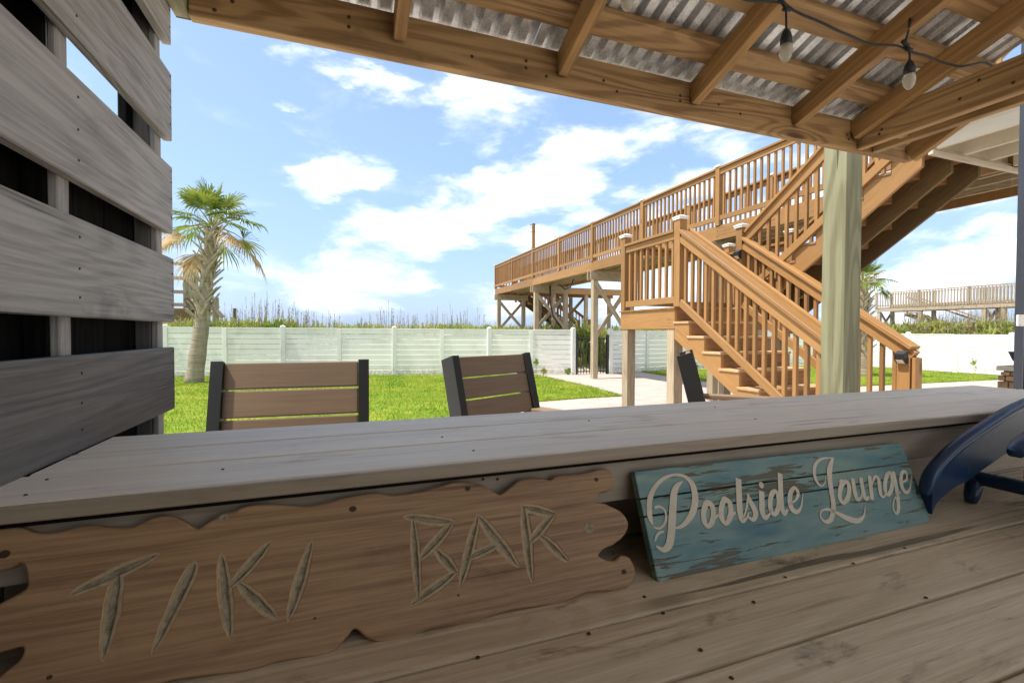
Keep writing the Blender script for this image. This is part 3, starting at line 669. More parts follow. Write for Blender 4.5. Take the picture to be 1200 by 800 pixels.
# ================================================================== PATIO ROOF
MR = .353
def roof_z(y, base): return base + MR * (1.562 - y)
def build_roof():
    r = thing('patio_roof', 'lean to patio roof of pine rafters under corrugated galvanised metal above the bar', 'roof', (1, 1.6, 2.2))
    # front beam in two spliced lengths, with the doubled side beams
    bx('front_beam', r, (-.41, 2.78), (1.562, 1.600), (2.197, 2.337), 'pine', .003)
    prism('beam_end', r, [(1.602, 2.336), (1.66, 2.336), (1.65, 2.28), (1.622, 2.215), (1.602, 2.205)], 'X', -.45, -.412, 'green_post')
    bx('side_beam', r, (-.452, -.413), (-1.6, 1.60), (2.205, 2.336), 'green_post')
    bx('side_beam', r, (2.356, 2.394), (-1.6, 1.561), (2.198, 2.335), 'pine')
    bx('side_beam', r, (2.468, 2.506), (-1.6, 1.561), (2.198, 2.335), 'pine')
    bx('blocking', r, (2.395, 2.467), (1.40, 1.438), (2.215, 2.33), 'pine')
    board('brace', r, (2.74, 1.55, 2.22), (2.74, 0.75, 2.62), .038, .089, 'pine_rafter')
    # rafters
    zr = 2.233; mid = .045 / math.cos(math.atan(MR)) + zr
    for x in (-.43, .175, .761, 1.364, 1.94, 2.33):
        y0 = 1.5605
        board('rafter', r, (x, y0, roof_z(y0, mid)), (x, -1.6, roof_z(-1.6, mid)), .038 if x > -.4 else .036, .089, 'pine_rafter', (0, 0, 1), .002)
    zp = zr + .089 / math.cos(math.atan(MR)) + .019
    y = 1.437; first = True; k = 0
    while y > -1.5:
        board('purlin', r, (-.5, y, roof_z(y, zp)), (2.72, y, roof_z(y, zp)), .089, .036, 'pine', (0, MR, 1), .002); y -= .197 if k < 2 else .35; k += 1
    # corrugated sheets, one after the other, each lapping the last
    zm = zp + .019 + .012; pitch = .0677; x0 = -.56 - pitch * 2; sh = 0
    while x0 < 2.5:
        x1 = x0 + pitch * 10 + .02; PF = ((0, 0), (.50, 0), (.60, 1), (.90, 1)); xs = []; hs = []
        nr = min(10, int((3.1 - x0) / pitch))
        for q in range(nr + 1):
            for (ph, hh) in PF: xs.append(x0 + (q + ph) * pitch); hs.append(hh)
        xs = xs[:-3]; hs = hs[:-3]; ys = [1.63, 1.2, .6, 0, -.6, -1.7]
        vs = []; th = .0022 * (sh % 2)
        for y in ys:
            for x, hh in zip(xs, hs): vs.append((x - x0, y, roof_z(y, zm) - .010 + .028 * hh + th))
        w = len(xs); fs = [(j * w + i, j * w + i + 1, (j + 1) * w + i + 1, (j + 1) * w + i) for j in range(len(ys) - 1) for i in range(w - 1)]
        o = mesh_obj('roof_sheet', vs, fs, 'galvanised', None, False); o.parent = r; o.matrix_basis = parent_inv(r) @ Matrix.Translation((x0, 0, 0))
        md = o.modifiers.new('s', 'SOLIDIFY'); md.thickness = .001; md.offset = 1
        x0 += pitch * 10; sh += 1
    # bolts and nail marks in the beam
    pts = [(-.33, 2.300), (-.30, 2.26), (-.345, 2.225), (.62, 2.275), (.62, 2.25), (.70, 2.235), (.94, 2.265), (1.30, 2.272), (1.30, 2.250), (1.50, 2.27), (1.62, 2.25), (.02, 2.29), (.02, 2.26), (.42, 2.25), (1.0, 2.235), (2.29, 2.26), (2.30, 2.24)]
    screws(r, [(x, 1.562, z) for x, z in pts], (0, -1, 0), .0065)
    screws(r, [(2.356, y, z) for y, z in ((1.45, 2.25), (1.46, 2.232), (1.16, 2.255), (1.10, 2.30), (1.0, 2.24))], (-1, 0, 0), .007)
build_roof()
def build_string_lights():
    t = thing('string_lights', 'black cable of unlit string lights hooked under the patio roof rafters', 'string lights', (1.6, 1.12, 2.35))
    hooks = [(-.4, 1.12, 2.36), (.76, 1.12, 2.37), (1.345, 1.12, 2.368), (1.925, 1.12, 2.352), (2.45, 1.12, 2.40), (3.2, 1.12, 2.40)]
    path = []
    for a, b in zip(hooks, hooks[1:]):
        a, b = Vector(a), Vector(b)
        for i in range(14):
            u = i / 14; p = a.lerp(b, u); p.z -= 4 * .035 * u * (1 - u) + .002 * math.sin(u * 20); p.y += .006 * math.sin(u * 9 + a.x); path.append(p)
    tube('cable', t, path, .0042, 'black_plastic', 7)
    bb = atY(735, 13, 1.1)
    for (x, zt, zb) in ((bb.x, 2.36, bb.z), (1.325, 2.345, 2.163), (1.932, 2.345, 2.187)):
        y = 1.10; cap = zb + .092
        tube('cord', t, [(x + .008, 1.12, zt + .012), (x + .004, 1.105, zt - .012), (x, y, cap + .03), (x, y, cap)], .0035, 'black_plastic', 6)
        tube('loop', t, [(x - .014, 1.115, zt + .02), (x + .018, 1.12, zt + .012), (x + .028, 1.112, zt - .004), (x + .0, 1.11, zt - .01)], .007, 'black_plastic', 7)
        tube('socket', t, [(x, y, cap + .012), (x, y, cap + .004), (x, y, cap - .004), (x, y, cap - .02), (x, y, cap - .040)], [.005, .010, .014, .0175, .0175], 'black_plastic', 14)
        b = tube('bulb', t, [(x, y, cap - .040 - d) for d in (0, .012, .026, .038, .048, .053)], [.0175, .0195, .0195, .0165, .010, .003], 'bulb_glass', 16)
        tube('filament', t, [(x - .006, y, cap - .04), (x - .004, y, cap - .07), (x + .004, y, cap - .07), (x + .006, y, cap - .04)], .0014, 'lamp_lens', 5)
    tube('hook', t, [(1.935, 1.12, 2.352), (1.925, 1.10, 2.40), (1.91, 1.09, 2.43)], .004, 'black_metal', 6)
build_string_lights()
def build_shade_wall():  # added out of view to cut the light from behind on bar and signs
    h = thing('shade_wall', 'unseen brown plank wall added behind the camera to shade the bar front', 'wall', (1, -1.95, 0))
    for i in range(20): bx('plank', h, (-.45, .5), (-1.97, -1.95), (.02 + i * .17, .185 + i * .17), 'brown_shade')
    for x in (-.4, .45): bx('stud', h, (x - .045, x + .045), (-2.06, -1.971), (0, 3.45), 'weathered')
build_shade_wall()
# ================================================================== SLATTED SCREEN ON THE LEFT
def build_screen():
    s = thing('slatted_screen', 'weathered grey slatted wood screen wall at the left end of the bar', 'screen', (-.47, 1, 0))
    X = -.455; z = [(.80, .984), (1.079, 1.256), (1.326, 1.508), (1.577, 1.766), (1.838, 2.028), (2.108, 2.295), (2.368, 2.552), (2.624, 2.808), (2.88, 3.064), (3.136, 3.32)]
    for i, (a, b) in enumerate(z):
        y1 = 1.578 + U(-.003, .003)
        y1 = min(y1, 1.56 - (b - 2.30) / MR) if b > 2.3 else y1
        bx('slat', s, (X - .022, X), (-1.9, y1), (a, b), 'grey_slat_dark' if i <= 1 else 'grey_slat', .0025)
        for yy in (1.565, 1.075, .585):
            screws(s, [(X, yy + U(-.002, .002), a + f * (b - a) + U(-.004, .004)) for f in ((.2, .5, .82) if yy < 1.5 else (.25, .5, .75, .93))], (1, 0, 0), .0028)
    for y in (1.546, 1.077, .58, .09, -.4, -.9, -1.4): bx('stud', s, (X - .076, X - .039), (y - .019, y + .019), (0, 2.30 + (1.56 - y) * MR), 'black_board' if y != 1.546 else 'grey_slat_dark'); bx('batten', s, (X - .038, X - .023), (y - .019, y + .019), (0, 2.30 + (1.56 - y) * MR), 'grey_slat', .002)
    # dark boards closing the back, with one opening
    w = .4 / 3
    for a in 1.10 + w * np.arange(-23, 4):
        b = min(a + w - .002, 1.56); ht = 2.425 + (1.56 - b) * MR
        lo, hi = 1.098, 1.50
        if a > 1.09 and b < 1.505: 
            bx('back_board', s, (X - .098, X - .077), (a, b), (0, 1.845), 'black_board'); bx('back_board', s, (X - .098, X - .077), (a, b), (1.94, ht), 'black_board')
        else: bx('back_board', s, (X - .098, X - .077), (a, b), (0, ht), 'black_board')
build_screen()
# ================================================================== BAR
def build_bar():
    b = thing('bar_counter', 'raised greyish beige painted board bar top with a lower weathered counter below it', 'bar counter', (1, .9, 0))
    XA = -.454; XB = 2.56
    ys = [(.768, .9075), (.9135, 1.0442), (1.0488, 1.19)]
    for i, (a, c) in enumerate(ys):
        bx('bar_board', b, (XA if i else -.95, XB - (.0 if i < 2 else .01)), (a, c), (1.055, 1.08), 'bar_paint', .003)
    bx('bar_fascia_or_shade', b, (-.95, XB), (.782, .80), (.968, 1.049), 'bar_edge', .002)
    bx('bar_fascia_or_shade', b, (-.95, XB), (.7685, .785), (1.049, 1.0548), 'black_board', 0)  # black strip painted in for the shadow line under the bar top
    bx('bar_fascia_or_shade', b, (-.45, XB), (1.15, 1.17), (.10, 1.054), 'bar_edge', .002)
    bx('shaded_edge_strip', b, (-.95, XB), (.757, .7672), (1.0572, 1.0785), 'bar_edge', .002)  # darker strip added over the board edge, its colour standing in for shade
    bx('bar_gap_shade', b, (XA, XB - .02), (.80, 1.149), (1.038, 1.0535), 'black_board', 0)  # black sheet added under the bar boards so their gaps read as shade
    bx('counter_gap_shade', b, (-1.19, 2.59), (-.2, .855), (.80, .8235), 'black_board', 0)  # same black sheet under the counter boards, darkening their gaps like shade
    # recessed back wall of the counter
    bx('wall_board', b, (-1, XB), (.86, .88), (.855, 1.05), 'bar_edge'); bx('wall_board', b, (-1, XB), (.862, .88), (0, .853), 'bar_edge')
    for j, (a, c) in enumerate(((.6165, .86), (.488, .6125), (.345, .482), (.20, .339), (.057, .194), (-.085, .051), (-.22, -.091))):
        bx('counter_board', b, (-1.2, 2.6), (a, c), (.825, .85 - (.0012 if j % 2 else 0)), 'counter_paint', .004)
    for x in (-.6, .6, 1.8): bx('leg', b, (x, x + .089), (.0, .089), (0, .799), 'bar_edge')
    sc = [atZ(px, py, .85) for px, py in ((755, 699), (777, 718), (883, 705), (821, 761), (857, 794), (920, 676), (1000, 660), (1060, 642), (1085, 700), (690, 742), (560, 770))]
    screws(b, [(p.x, p.y, .8502) for p in sc], (0, 0, 1), .0035)
    sc = [atZ(px, py, 1.08) for px, py in ((261, 550), (515, 476), (518, 488), (518, 512), (555, 528), (690, 493), (885, 491), (838, 477), (55, 562), (30, 580))]
    screws(b, [(p.x, p.y, 1.0802) for p in sc], (0, 0, 1), .0025)
    # knots and spots on the fascia edge
    screws(b, [atY(435, 561, .782), atY(566, 561, .782), atY(583, 561, .782)], (0, -1, 0), .003)
build_bar()
# ================================================================== SIGNS
LEAN = .42; Y0 = .687
Sn = Vector((0, -1, LEAN)).normalized()              # facing the room and slightly up
def sign_pt(x, y, off=0.):
    """where the photographed point lies on the leaning board's face"""
    d = ray(x, y); p0 = Vector((0, Y0, .85)); n = Sn
    t = (p0 - CAMP).dot(n) / d.dot(n); return CAMP + d * t + n * off
SX = Vector((1, 0, 0)); SU = Sn.cross(SX).normalized()
if SU.z < 0: SU = -SU
def to_uv(p): q = p - Vector((0, Y0, .85)); return q.dot(SX), q.dot(SU)
SM = Matrix((SX, SU, Sn)).transposed().to_4x4(); SM.translation = Vector((0, Y0, .85))
if SX.cross(SU).dot(Sn) < 0: print('sign basis left-handed')
def catmull(P, k=6, closed=True):
    out = []; n = len(P)
    for i in range(n if closed else n - 1):
        g = lambda j: P[j % n] if closed else P[min(max(j, 0), n - 1)]
        p0, p1, p2, p3 = [np.array(g(j), float) for j in (i - 1, i, i + 1, i + 2)]
        for s in range(k):
            t = s / k; out.append(.5 * ((2 * p1) + (-p0 + p2) * t + (2 * p0 - 5 * p1 + 4 * p2 - p3) * t * t + (-p0 + 3 * p1 - 3 * p2 + p3) * t ** 3))
    if not closed: out.append(np.array(P[-1], float))
    return out
def slab(name, parent, uv, th, mat, rnd_=.003, m4=SM):
    """irregular board: outline in board coordinates, rounded front arris, thickness th behind the face"""
    n = len(uv); P = np.array(uv); A = np.roll(P, 1, 0); B = np.roll(P, -1, 0); T = B - A; T /= np.linalg.norm(T, axis=1)[:, None] + 1e-9
    area = .5 * np.sum(P[:, 0] * np.roll(P[:, 1], -1) - np.roll(P[:, 0], -1) * P[:, 1]); nr = np.stack([T[:, 1], -T[:, 0]], 1) * (1 if area > 0 else -1)
    rings = []
    for ins, z in ((rnd_, 0), (rnd_ * .35, -rnd_ * .35), (0, -rnd_), (0, -th + .001), (.001, -th)):
        Q = P - nr * ins; rings.append([(q[0], q[1], z) for q in Q])
    vs = [v for r in rings for v in r]; fs = []
    for k in range(len(rings) - 1):
        for i in range(n): fs.append((k * n + i, k * n + (i + 1) % n, (k + 1) * n + (i + 1) % n, (k + 1) * n + i))
    bm = bmesh.new(); bv = [bm.verts.new(v) for v in vs]
    for f in fs: bm.faces.new([bv[i] for i in f])
    bm.faces.new(bv[:n]); bm.faces.new(bv[-n:])
    bmesh.ops.recalc_face_normals(bm, faces=bm.faces); bmesh.ops.triangulate(bm, faces=[f for f in bm.faces if len(f.verts) > 4])
    me = bpy.data.meshes.new(name); bm.to_mesh(me); bm.free(); me.materials.append(MT[mat])
    return place(me, name, parent, m4)
def build_tiki():
    t = thing('tiki_bar_sign', 'carved driftwood shaped brown wooden sign reading TIKI BAR leaning against the bar', 'sign', (0.1, Y0, .85))
    px = [(-12, 620), (19.5, 617), (42, 624), (65, 623), (84.5, 618), (110, 614.8), (130, 617), (153, 617), (169, 610), (188, 603.7), (208, 606.6), (220, 613), (231, 619), (245, 610), (262, 601), (275, 598.5), (284, 593.6),
          (307, 590.4), (330, 591.4), (359, 592.6), (382, 588.8), (408, 581.6), (440, 577.4), (462, 579.6), (486, 576.7), (512, 570), (531, 564.6), (549, 564.6), (565, 568), (578, 575), (587, 578.6), (599, 569.4), (612, 560.5), (633, 559.4), (644, 561.5), (654, 556.5),
          (683, 554), (704, 548.6), (714.6, 550), (720, 559), (718.6, 569.4), (712, 576), (704, 578.6), (698, 587), (709, 590), (725, 597), (734, 606), (737, 615), (733, 626), (720, 637.6), (707, 644), (702, 651), (712, 656), (721, 657), (728, 651), (738, 653), (744, 664),
          (743.5, 677), (736, 689), (722.5, 693), (704, 693), (686, 695), (670, 703), (654, 709), (631, 711.6), (602, 715), (575, 723), (560, 729), (539, 732.6), (512, 736), (494, 741), (476, 749), (450, 753), (431, 748), (416, 736.6), (405, 748), (392, 761), (375, 768.5), (353, 771),
          (330, 774), (310, 780.5), (288, 787), (258, 790), (219, 794), (190, 800), (150, 808), (90, 818), (30, 828), (-15, 828), (-25, 812), (2, 789), (22, 772), (25, 758), (2, 764), (-25, 768), (-50, 750), (-48, 728), (-22, 716), (2, 705), (28, 690), (30, 676), (24, 660), (5, 667), (-20, 668), (-32, 652), (-28, 632)]
    uv = [to_uv(sign_pt(*p)) for p in px]; uv = catmull(uv, 4); 
    uv = [(u + .0006 * noise.noise(Vector((u * 60, v * 60, 0))), v + .0009 * noise.noise(Vector((u * 60, v * 60, 3)))) for u, v in uv]
    o = slab('sign_board', t, uv, .017, 'sign_wood', .0035)
    # carved strokes: V shaped grooves cut into the board
    z4 = lambda x, y: (x * .32520, 540 + y * .325); z5 = lambda x, y: (200 + x * .325, 540 + y * .325); z6 = lambda x, y: (460 + x * .2625, 530 + y * .2625)
    st = [(z4, .325, 245, 486, 572, 334, 44, .5), (z4, .325, 428, 400, 370, 718, 52, .4), (z4, .325, 705, 362, 547, 694, 46, .3),
          (z5, .325, 182, 335, 215, 640, 42, .45), (z5, .325, 362, 290, 205, 465, 36, .5), (z5, .325, 240, 436, 382, 568, 38, .5), (z5, .325, 510, 286, 424, 576, 38, .5),
          (z6, .2625, 52, 286, 280, 312, 36, .5), (z6, .2625, 92, 290, 118, 660, 36, .5), (z6, .2625, 276, 306, 120, 480, 38, .5), (z6, .2625, 190, 430, 292, 540, 38, .5), (z6, .2625, 292, 528, 82, 680, 38, .5),
          (z6, .2625, 385, 275, 303, 600, 38, .5), (z6, .2625, 380, 276, 562, 510, 42, .5), (z6, .2625, 322, 478, 475, 408, 32, .5),
          (z6, .2625, 585, 235, 622, 575, 40, .45), (z6, .2625, 572, 240, 732, 274, 34, .5), (z6, .2625, 728, 268, 606, 410, 34, .5), (z6, .2625, 655, 362, 788, 488, 32, .5)]
    cuts = []
    for (f, s, xa, ya, xb, yb, w, pk) in st:
        a = np.array(to_uv(sign_pt(*f(xa, ya)))); c = np.array(to_uv(sign_pt(*f(xb, yb)))); d = c - a; L = np.linalg.norm(d); d /= L; nn = np.array([-d[1], d[0]])
        wid = np.linalg.norm(np.array(to_uv(sign_pt(*f((xa + xb) / 2 + w / 2, (ya + yb) / 2)))) - np.array(to_uv(sign_pt(*f((xa + xb) / 2 - w / 2, (ya + yb) / 2))))) * .5 * 1.24
        for grow, dep, mt_ in ((1.22, .0011, 'carve_rim'), (1.0, .0042, 'carved')):
            K = 20; up = []; dn = []; bt = []; br_ = []; wd = wid * grow; ex = wid * (grow - 1) * .9
            for i in range(K + 1):
                t_ = i / K; prof = (math.sin(math.pi * t_ ** (math.log(.5) / math.log(pk)))) ** .5 if 0 < t_ < 1 else 0.02
                j = 1 + .12 * noise.noise(Vector((a[0] * 90 + t_ * 9, a[1] * 90, 0)))
                q = a + d * (-ex + (L + 2 * ex) * t_); ww = wd * max(prof, .03) * j; off = nn * (wid * .15 * noise.noise(Vector((t_ * 5, a[0] * 50, 2)))); fl = .12 if dep > .002 else .8
                zb = -.0003 - dep * min(1, prof) - len(cuts) * .000013; zt_ = .002 + len(cuts) * .00004
                up.append((*(q + nn * ww), zt_)); dn.append((*(q - nn * ww), zt_)); bt.append((*(q + off + nn * ww * fl), zb)); br_.append((*(q + off - nn * ww * fl), zb))
            bm = bmesh.new(); U_ = [bm.verts.new(v) for v in up]; D_ = [bm.verts.new(v) for v in dn]; B_ = [bm.verts.new(v) for v in bt]; E_ = [bm.verts.new(v) for v in br_]
            for i in range(K):
                bm.faces.new((U_[i], U_[i + 1], D_[i + 1], D_[i])); bm.faces.new((U_[i], B_[i], B_[i + 1], U_[i + 1])); bm.faces.new((D_[i], D_[i + 1], E_[i + 1], E_[i])); bm.faces.new((B_[i], E_[i], E_[i + 1], B_[i + 1]))
            bm.faces.new((U_[0], D_[0], E_[0], B_[0])); bm.faces.new((U_[K], B_[K], E_[K], D_[K])); bmesh.ops.recalc_face_normals(bm, faces=bm.faces)
            me = bpy.data.meshes.new('cut'); bm.to_mesh(me); bm.free(); me.materials.append(MT[mt_])
            cuts.append((grow, place(me, 'cut', t, SM)))
    bpy.context.view_layer.update()
    for _, cut in sorted(cuts, key=lambda c: -c[0]):
        md = o.modifiers.new('b', 'BOOLEAN'); md.object = cut; md.operation = 'DIFFERENCE'; md.solver = 'EXACT'; md.material_mode = 'TRANSFER'
        bpy.context.view_layer.update(); dg = bpy.context.evaluated_depsgraph_get(); me2 = bpy.data.meshes.new_from_object(o.evaluated_get(dg))
        o.modifiers.clear()
        if len(me2.polygons) > 50: o.data = me2
        bpy.data.objects.remove(cut)
    # knots, peg hole
    def knot(x, y, r, mat='screw_rust', h=.0006):
        u, v = to_uv(sign_pt(x, y)); vs = [(u + math.cos(k * .524) * r * (1 + .15 * noise.noise(Vector((k, x, 0)))), v + math.sin(k * .524) * r * .8 * (1 + .2 * noise.noise(Vector((k, y, 5)))), h) for k in range(12)]
        vs += [(a, b, -.002) for a, b, _ in vs]
        me = bpy.data.meshes.new('knot'); me.from_pydata(vs, [], [tuple(range(12))] + [(i, i + 12, (i + 1) % 12 + 12, (i + 1) % 12) for i in range(12)]); me.materials.append(MT[mat]); place(me, 'knot', t, SM)
    knot(413.5, 596, .0055); knot(690, 618.5, .0105, 'carved'); knot(698.7, 561.6, .0045); knot(731, 669.5, .005); knot(548, 572, .005); knot(5, 649, .006); knot(58, 793, .003); knot(369, 724, .002); knot(537, 697, .002); knot(262, 606, .006, 'carved')
build_tiki()
def ribbon(parent, strokes, name='letter', z=.0012):
    """brush strokes with changing width, laid on the board as one thin letter"""
    vs = []; fs = []
    for st in strokes:
        pts = catmull([(*to_uv(sign_pt(x, y)), w) for x, y, w in st], 7, closed=False)
        n = len(pts); i0 = len(vs)
        for i, p in enumerate(pts):
            a = pts[max(i - 1, 0)]; b = pts[min(i + 1, n - 1)]; d = (b - a)[:2]; d /= np.linalg.norm(d) + 1e-9; nn = np.array([-d[1], d[0]]); h = max(p[2], .0008) / 2
            e = .0 if 0 < i < n - 1 else 0
            zz = z + .00012 * (len(fs) % 7)
            vs += [(p[0] + nn[0] * h, p[1] + nn[1] * h, z), (p[0] - nn[0] * h, p[1] - nn[1] * h, z)]
        for i in range(n - 1): fs.append((i0 + 2 * i, i0 + 2 * i + 1, i0 + 2 * i + 3, i0 + 2 * i + 2))
        z += .00015
    me = bpy.data.meshes.new(name); me.from_pydata(vs, [], fs); me.materials.append(MT['letter_paint']); me.update()
    return place(me, name, parent, SM)
def build_poolside():
    t = thing('poolside_lounge_sign', 'blue chipped paint plank sign reading Poolside Lounge leaning beside the tiki sign', 'sign', (.9, Y0, .85))
    tl, tr, br, bl = [np.array(to_uv(sign_pt(*p))) for p in ((743, 552), (1056, 518.5), (1092, 611), (771, 682))]
    cuts = [0, .265, .43, 1.0]
    for k in range(3):
        a, b = cuts[k] + (.006 if k else 0), cuts[k + 1] - (0.006 if k < 2 else 0)
        La, Lb = tl + (bl - tl) * a, tl + (bl - tl) * b; Ra, Rb = tr + (br - tr) * a, tr + (br - tr) * b
        N_ = 30; top = [La + (Ra - La) * i / N_ for i in range(N_ + 1)]; bot = [Rb + (Lb - Rb) * i / N_ for i in range(N_ + 1)]
        if k == 0: top[-1] = top[-1] - (tr - tl) / np.linalg.norm(tr - tl) * .008
        if k == 2: bot[0] = bot[0] - (br - bl) / np.linalg.norm(br - bl) * .012
        side = [Ra + (Rb - Ra) * .12, Ra + (Rb - Ra) * .88]
        out = top + side + bot
        out = [(u + .0006 * noise.noise(Vector((u * 40, v * 40, k))), v + .0009 * noise.noise(Vector((u * 55, v * 55, 7 + k)))) for u, v in out]
        slab('plank', t, out, .016, 'teal_paint', .0015)
    for x in (.25, .75):
        q = tl + (tr - tl) * x + (bl - tl) * .06; q2 = tl + (tr - tl) * x + (bl - tl) * .93
        me = boxmesh(float(np.linalg.norm(q2 - q)), .05, .012, 'sign_wood', .001)
        m = SM @ Matrix.Translation((*((q + q2) / 2), -.0225)) @ Matrix.Rotation(math.atan2(*(q2 - q)[::-1]), 4, 'Z'); place(me, 'back_batten', t, m)
    px = np.linalg.norm(np.array(to_uv(sign_pt(905, 600))) - np.array(to_uv(sign_pt(915, 600)))) / 10 * .15
    A = lambda L, s=1.: [(740 + x * .15, 540 + y * .15, w * px * s) for x, y, w in L]
    B = lambda L, s=1.: [(840 + x * .15, 540 + y * .15, w * px * s) for x, y, w in L]
    C = lambda L, s=1.: [(940 + x * .15, 520 + y * .15, w * px * s) for x, y, w in L]
    def ell(f, cx, cy, rx, ry, w, tilt=0., thick=1.25):
        L = []
        for i in range(17):
            a = math.pi * 2 * i / 16 + .9; x = math.cos(a) * rx; y = math.sin(a) * ry
            L.append((cx + x + tilt * y, cy + y, w * (1 if abs(math.cos(a)) < .5 else thick)))
        return f(L)
    ribbon(t, [A([(165, 497, 8), (143, 440, 30), (136, 360, 34), (143, 290, 32), (175, 212, 26), (240, 143, 20), (330, 108, 15), (410, 120, 20), (465, 170, 34), (490, 240, 42), (494, 320, 44), (474, 400, 40), (430, 470, 30), (380, 512, 18), (335, 522, 8)]),
               A([(178, 364, 16), (220, 356, 13), (256, 385, 13), (268, 440, 15), (250, 495, 13), (215, 525, 11), (168, 515, 8)]),
               A([(397, 158, 4), (352, 196, 30), (328, 260, 44), (320, 370, 47), (313, 480, 48), (305, 580, 48), (288, 655, 44), (245, 692, 26), (188, 662, 10)]),
               A([(180, 628, 10), (190, 590, 14), (215, 560, 14), (248, 548, 12)])])
    ribbon(t, [ell(A, 598, 415, 38, 92, 26, -.03, 1.35), A([(560, 330, 14), (590, 318, 22), (610, 350, 20)]), A([(640, 445, 22), (670, 425, 14), (700, 395, 8)])])
    ribbon(t, [ell(A, 735, 392, 38, 92, 26, -.03, 1.35), A([(700, 300, 14), (728, 292, 22), (748, 325, 20)]), A([(775, 425, 22), (810, 400, 12)])])
    ribbon(t, [B([(165, 136, 42), (168, 200, 42), (172, 280, 42), (176, 380, 42), (194, 458, 36), (228, 448, 14), (245, 400, 8)])])
    ribbon(t, [B([(200, 455, 8), (226, 380, 13), (238, 300, 14), (240, 255, 8)]), B([(238, 256, 12), (256, 310, 30), (285, 365, 38), (300, 415, 36), (278, 456, 24), (238, 432, 12)])])
    ribbon(t, [B([(347, 235, 40), (349, 330, 40), (352, 395, 38), (374, 440, 30), (405, 420, 14), (422, 370, 8)]), B([(325, 187, 12), (335, 187, 34), (343, 187, 40), (352, 187, 34), (362, 187, 12)])])
    ribbon(t, [ell(B, 447, 325, 34, 90, 26, -.03, 1.3), B([(490, 95, 38), (493, 180, 38), (497, 270, 38), (506, 365, 36), (525, 410, 28), (552, 375, 12)])])
    ribbon(t, [B([(562, 335, 10), (612, 305, 14), (632, 250, 26), (605, 208, 20), (574, 245, 32), (568, 320, 38), (588, 378, 36), (627, 395, 24), (657, 350, 14), (670, 245, 5)])])
    ribbon(t, [C([(245, 110, 8), (160, 113, 14), (108, 148, 22), (90, 210, 26), (105, 280, 24), (140, 325, 13), (172, 308, 8), (184, 240, 5)]),
               C([(238, 110, 14), (214, 180, 40), (211, 260, 42), (226, 380, 38), (240, 480, 37), (226, 575, 34), (182, 608, 22), (140, 570, 14), (148, 522, 12), (200, 510, 17), (270, 540, 24), (350, 580, 36), (430, 598, 30), (478, 560, 16), (488, 482, 5)])])
    ribbon(t, [ell(C, 327, 375, 36, 82, 26, -.12, 1.3), C([(285, 300, 12), (305, 288, 24), (325, 300, 18)])])
    ribbon(t, [C([(392, 268, 30), (403, 345, 34), (424, 425, 32), (457, 415, 16), (470, 350, 12)]), C([(455, 262, 32), (468, 345, 34), (490, 425, 28), (520, 410, 10)])])
    ribbon(t, [C([(522, 248, 32), (532, 330, 34), (543, 435, 34)]), C([(538, 330, 10), (562, 258, 18), (590, 268, 28), (600, 330, 32), (610, 395, 28), (634, 412, 16), (655, 375, 8)])])
    ribbon(t, [ell(C, 672, 310, 28, 86, 24, -.08, 1.3), C([(708, 215, 30), (728, 320, 34), (744, 430, 34), (748, 510, 28), (730, 542, 18), (706, 500, 13), (716, 430, 10), (765, 372, 8)])])
    ribbon(t, [C([(768, 305, 10), (812, 278, 14), (808, 222, 22), (778, 222, 24), (768, 280, 32), (780, 345, 34), (808, 375, 26), (838, 350, 14), (852, 240, 5)])])
build_poolside()
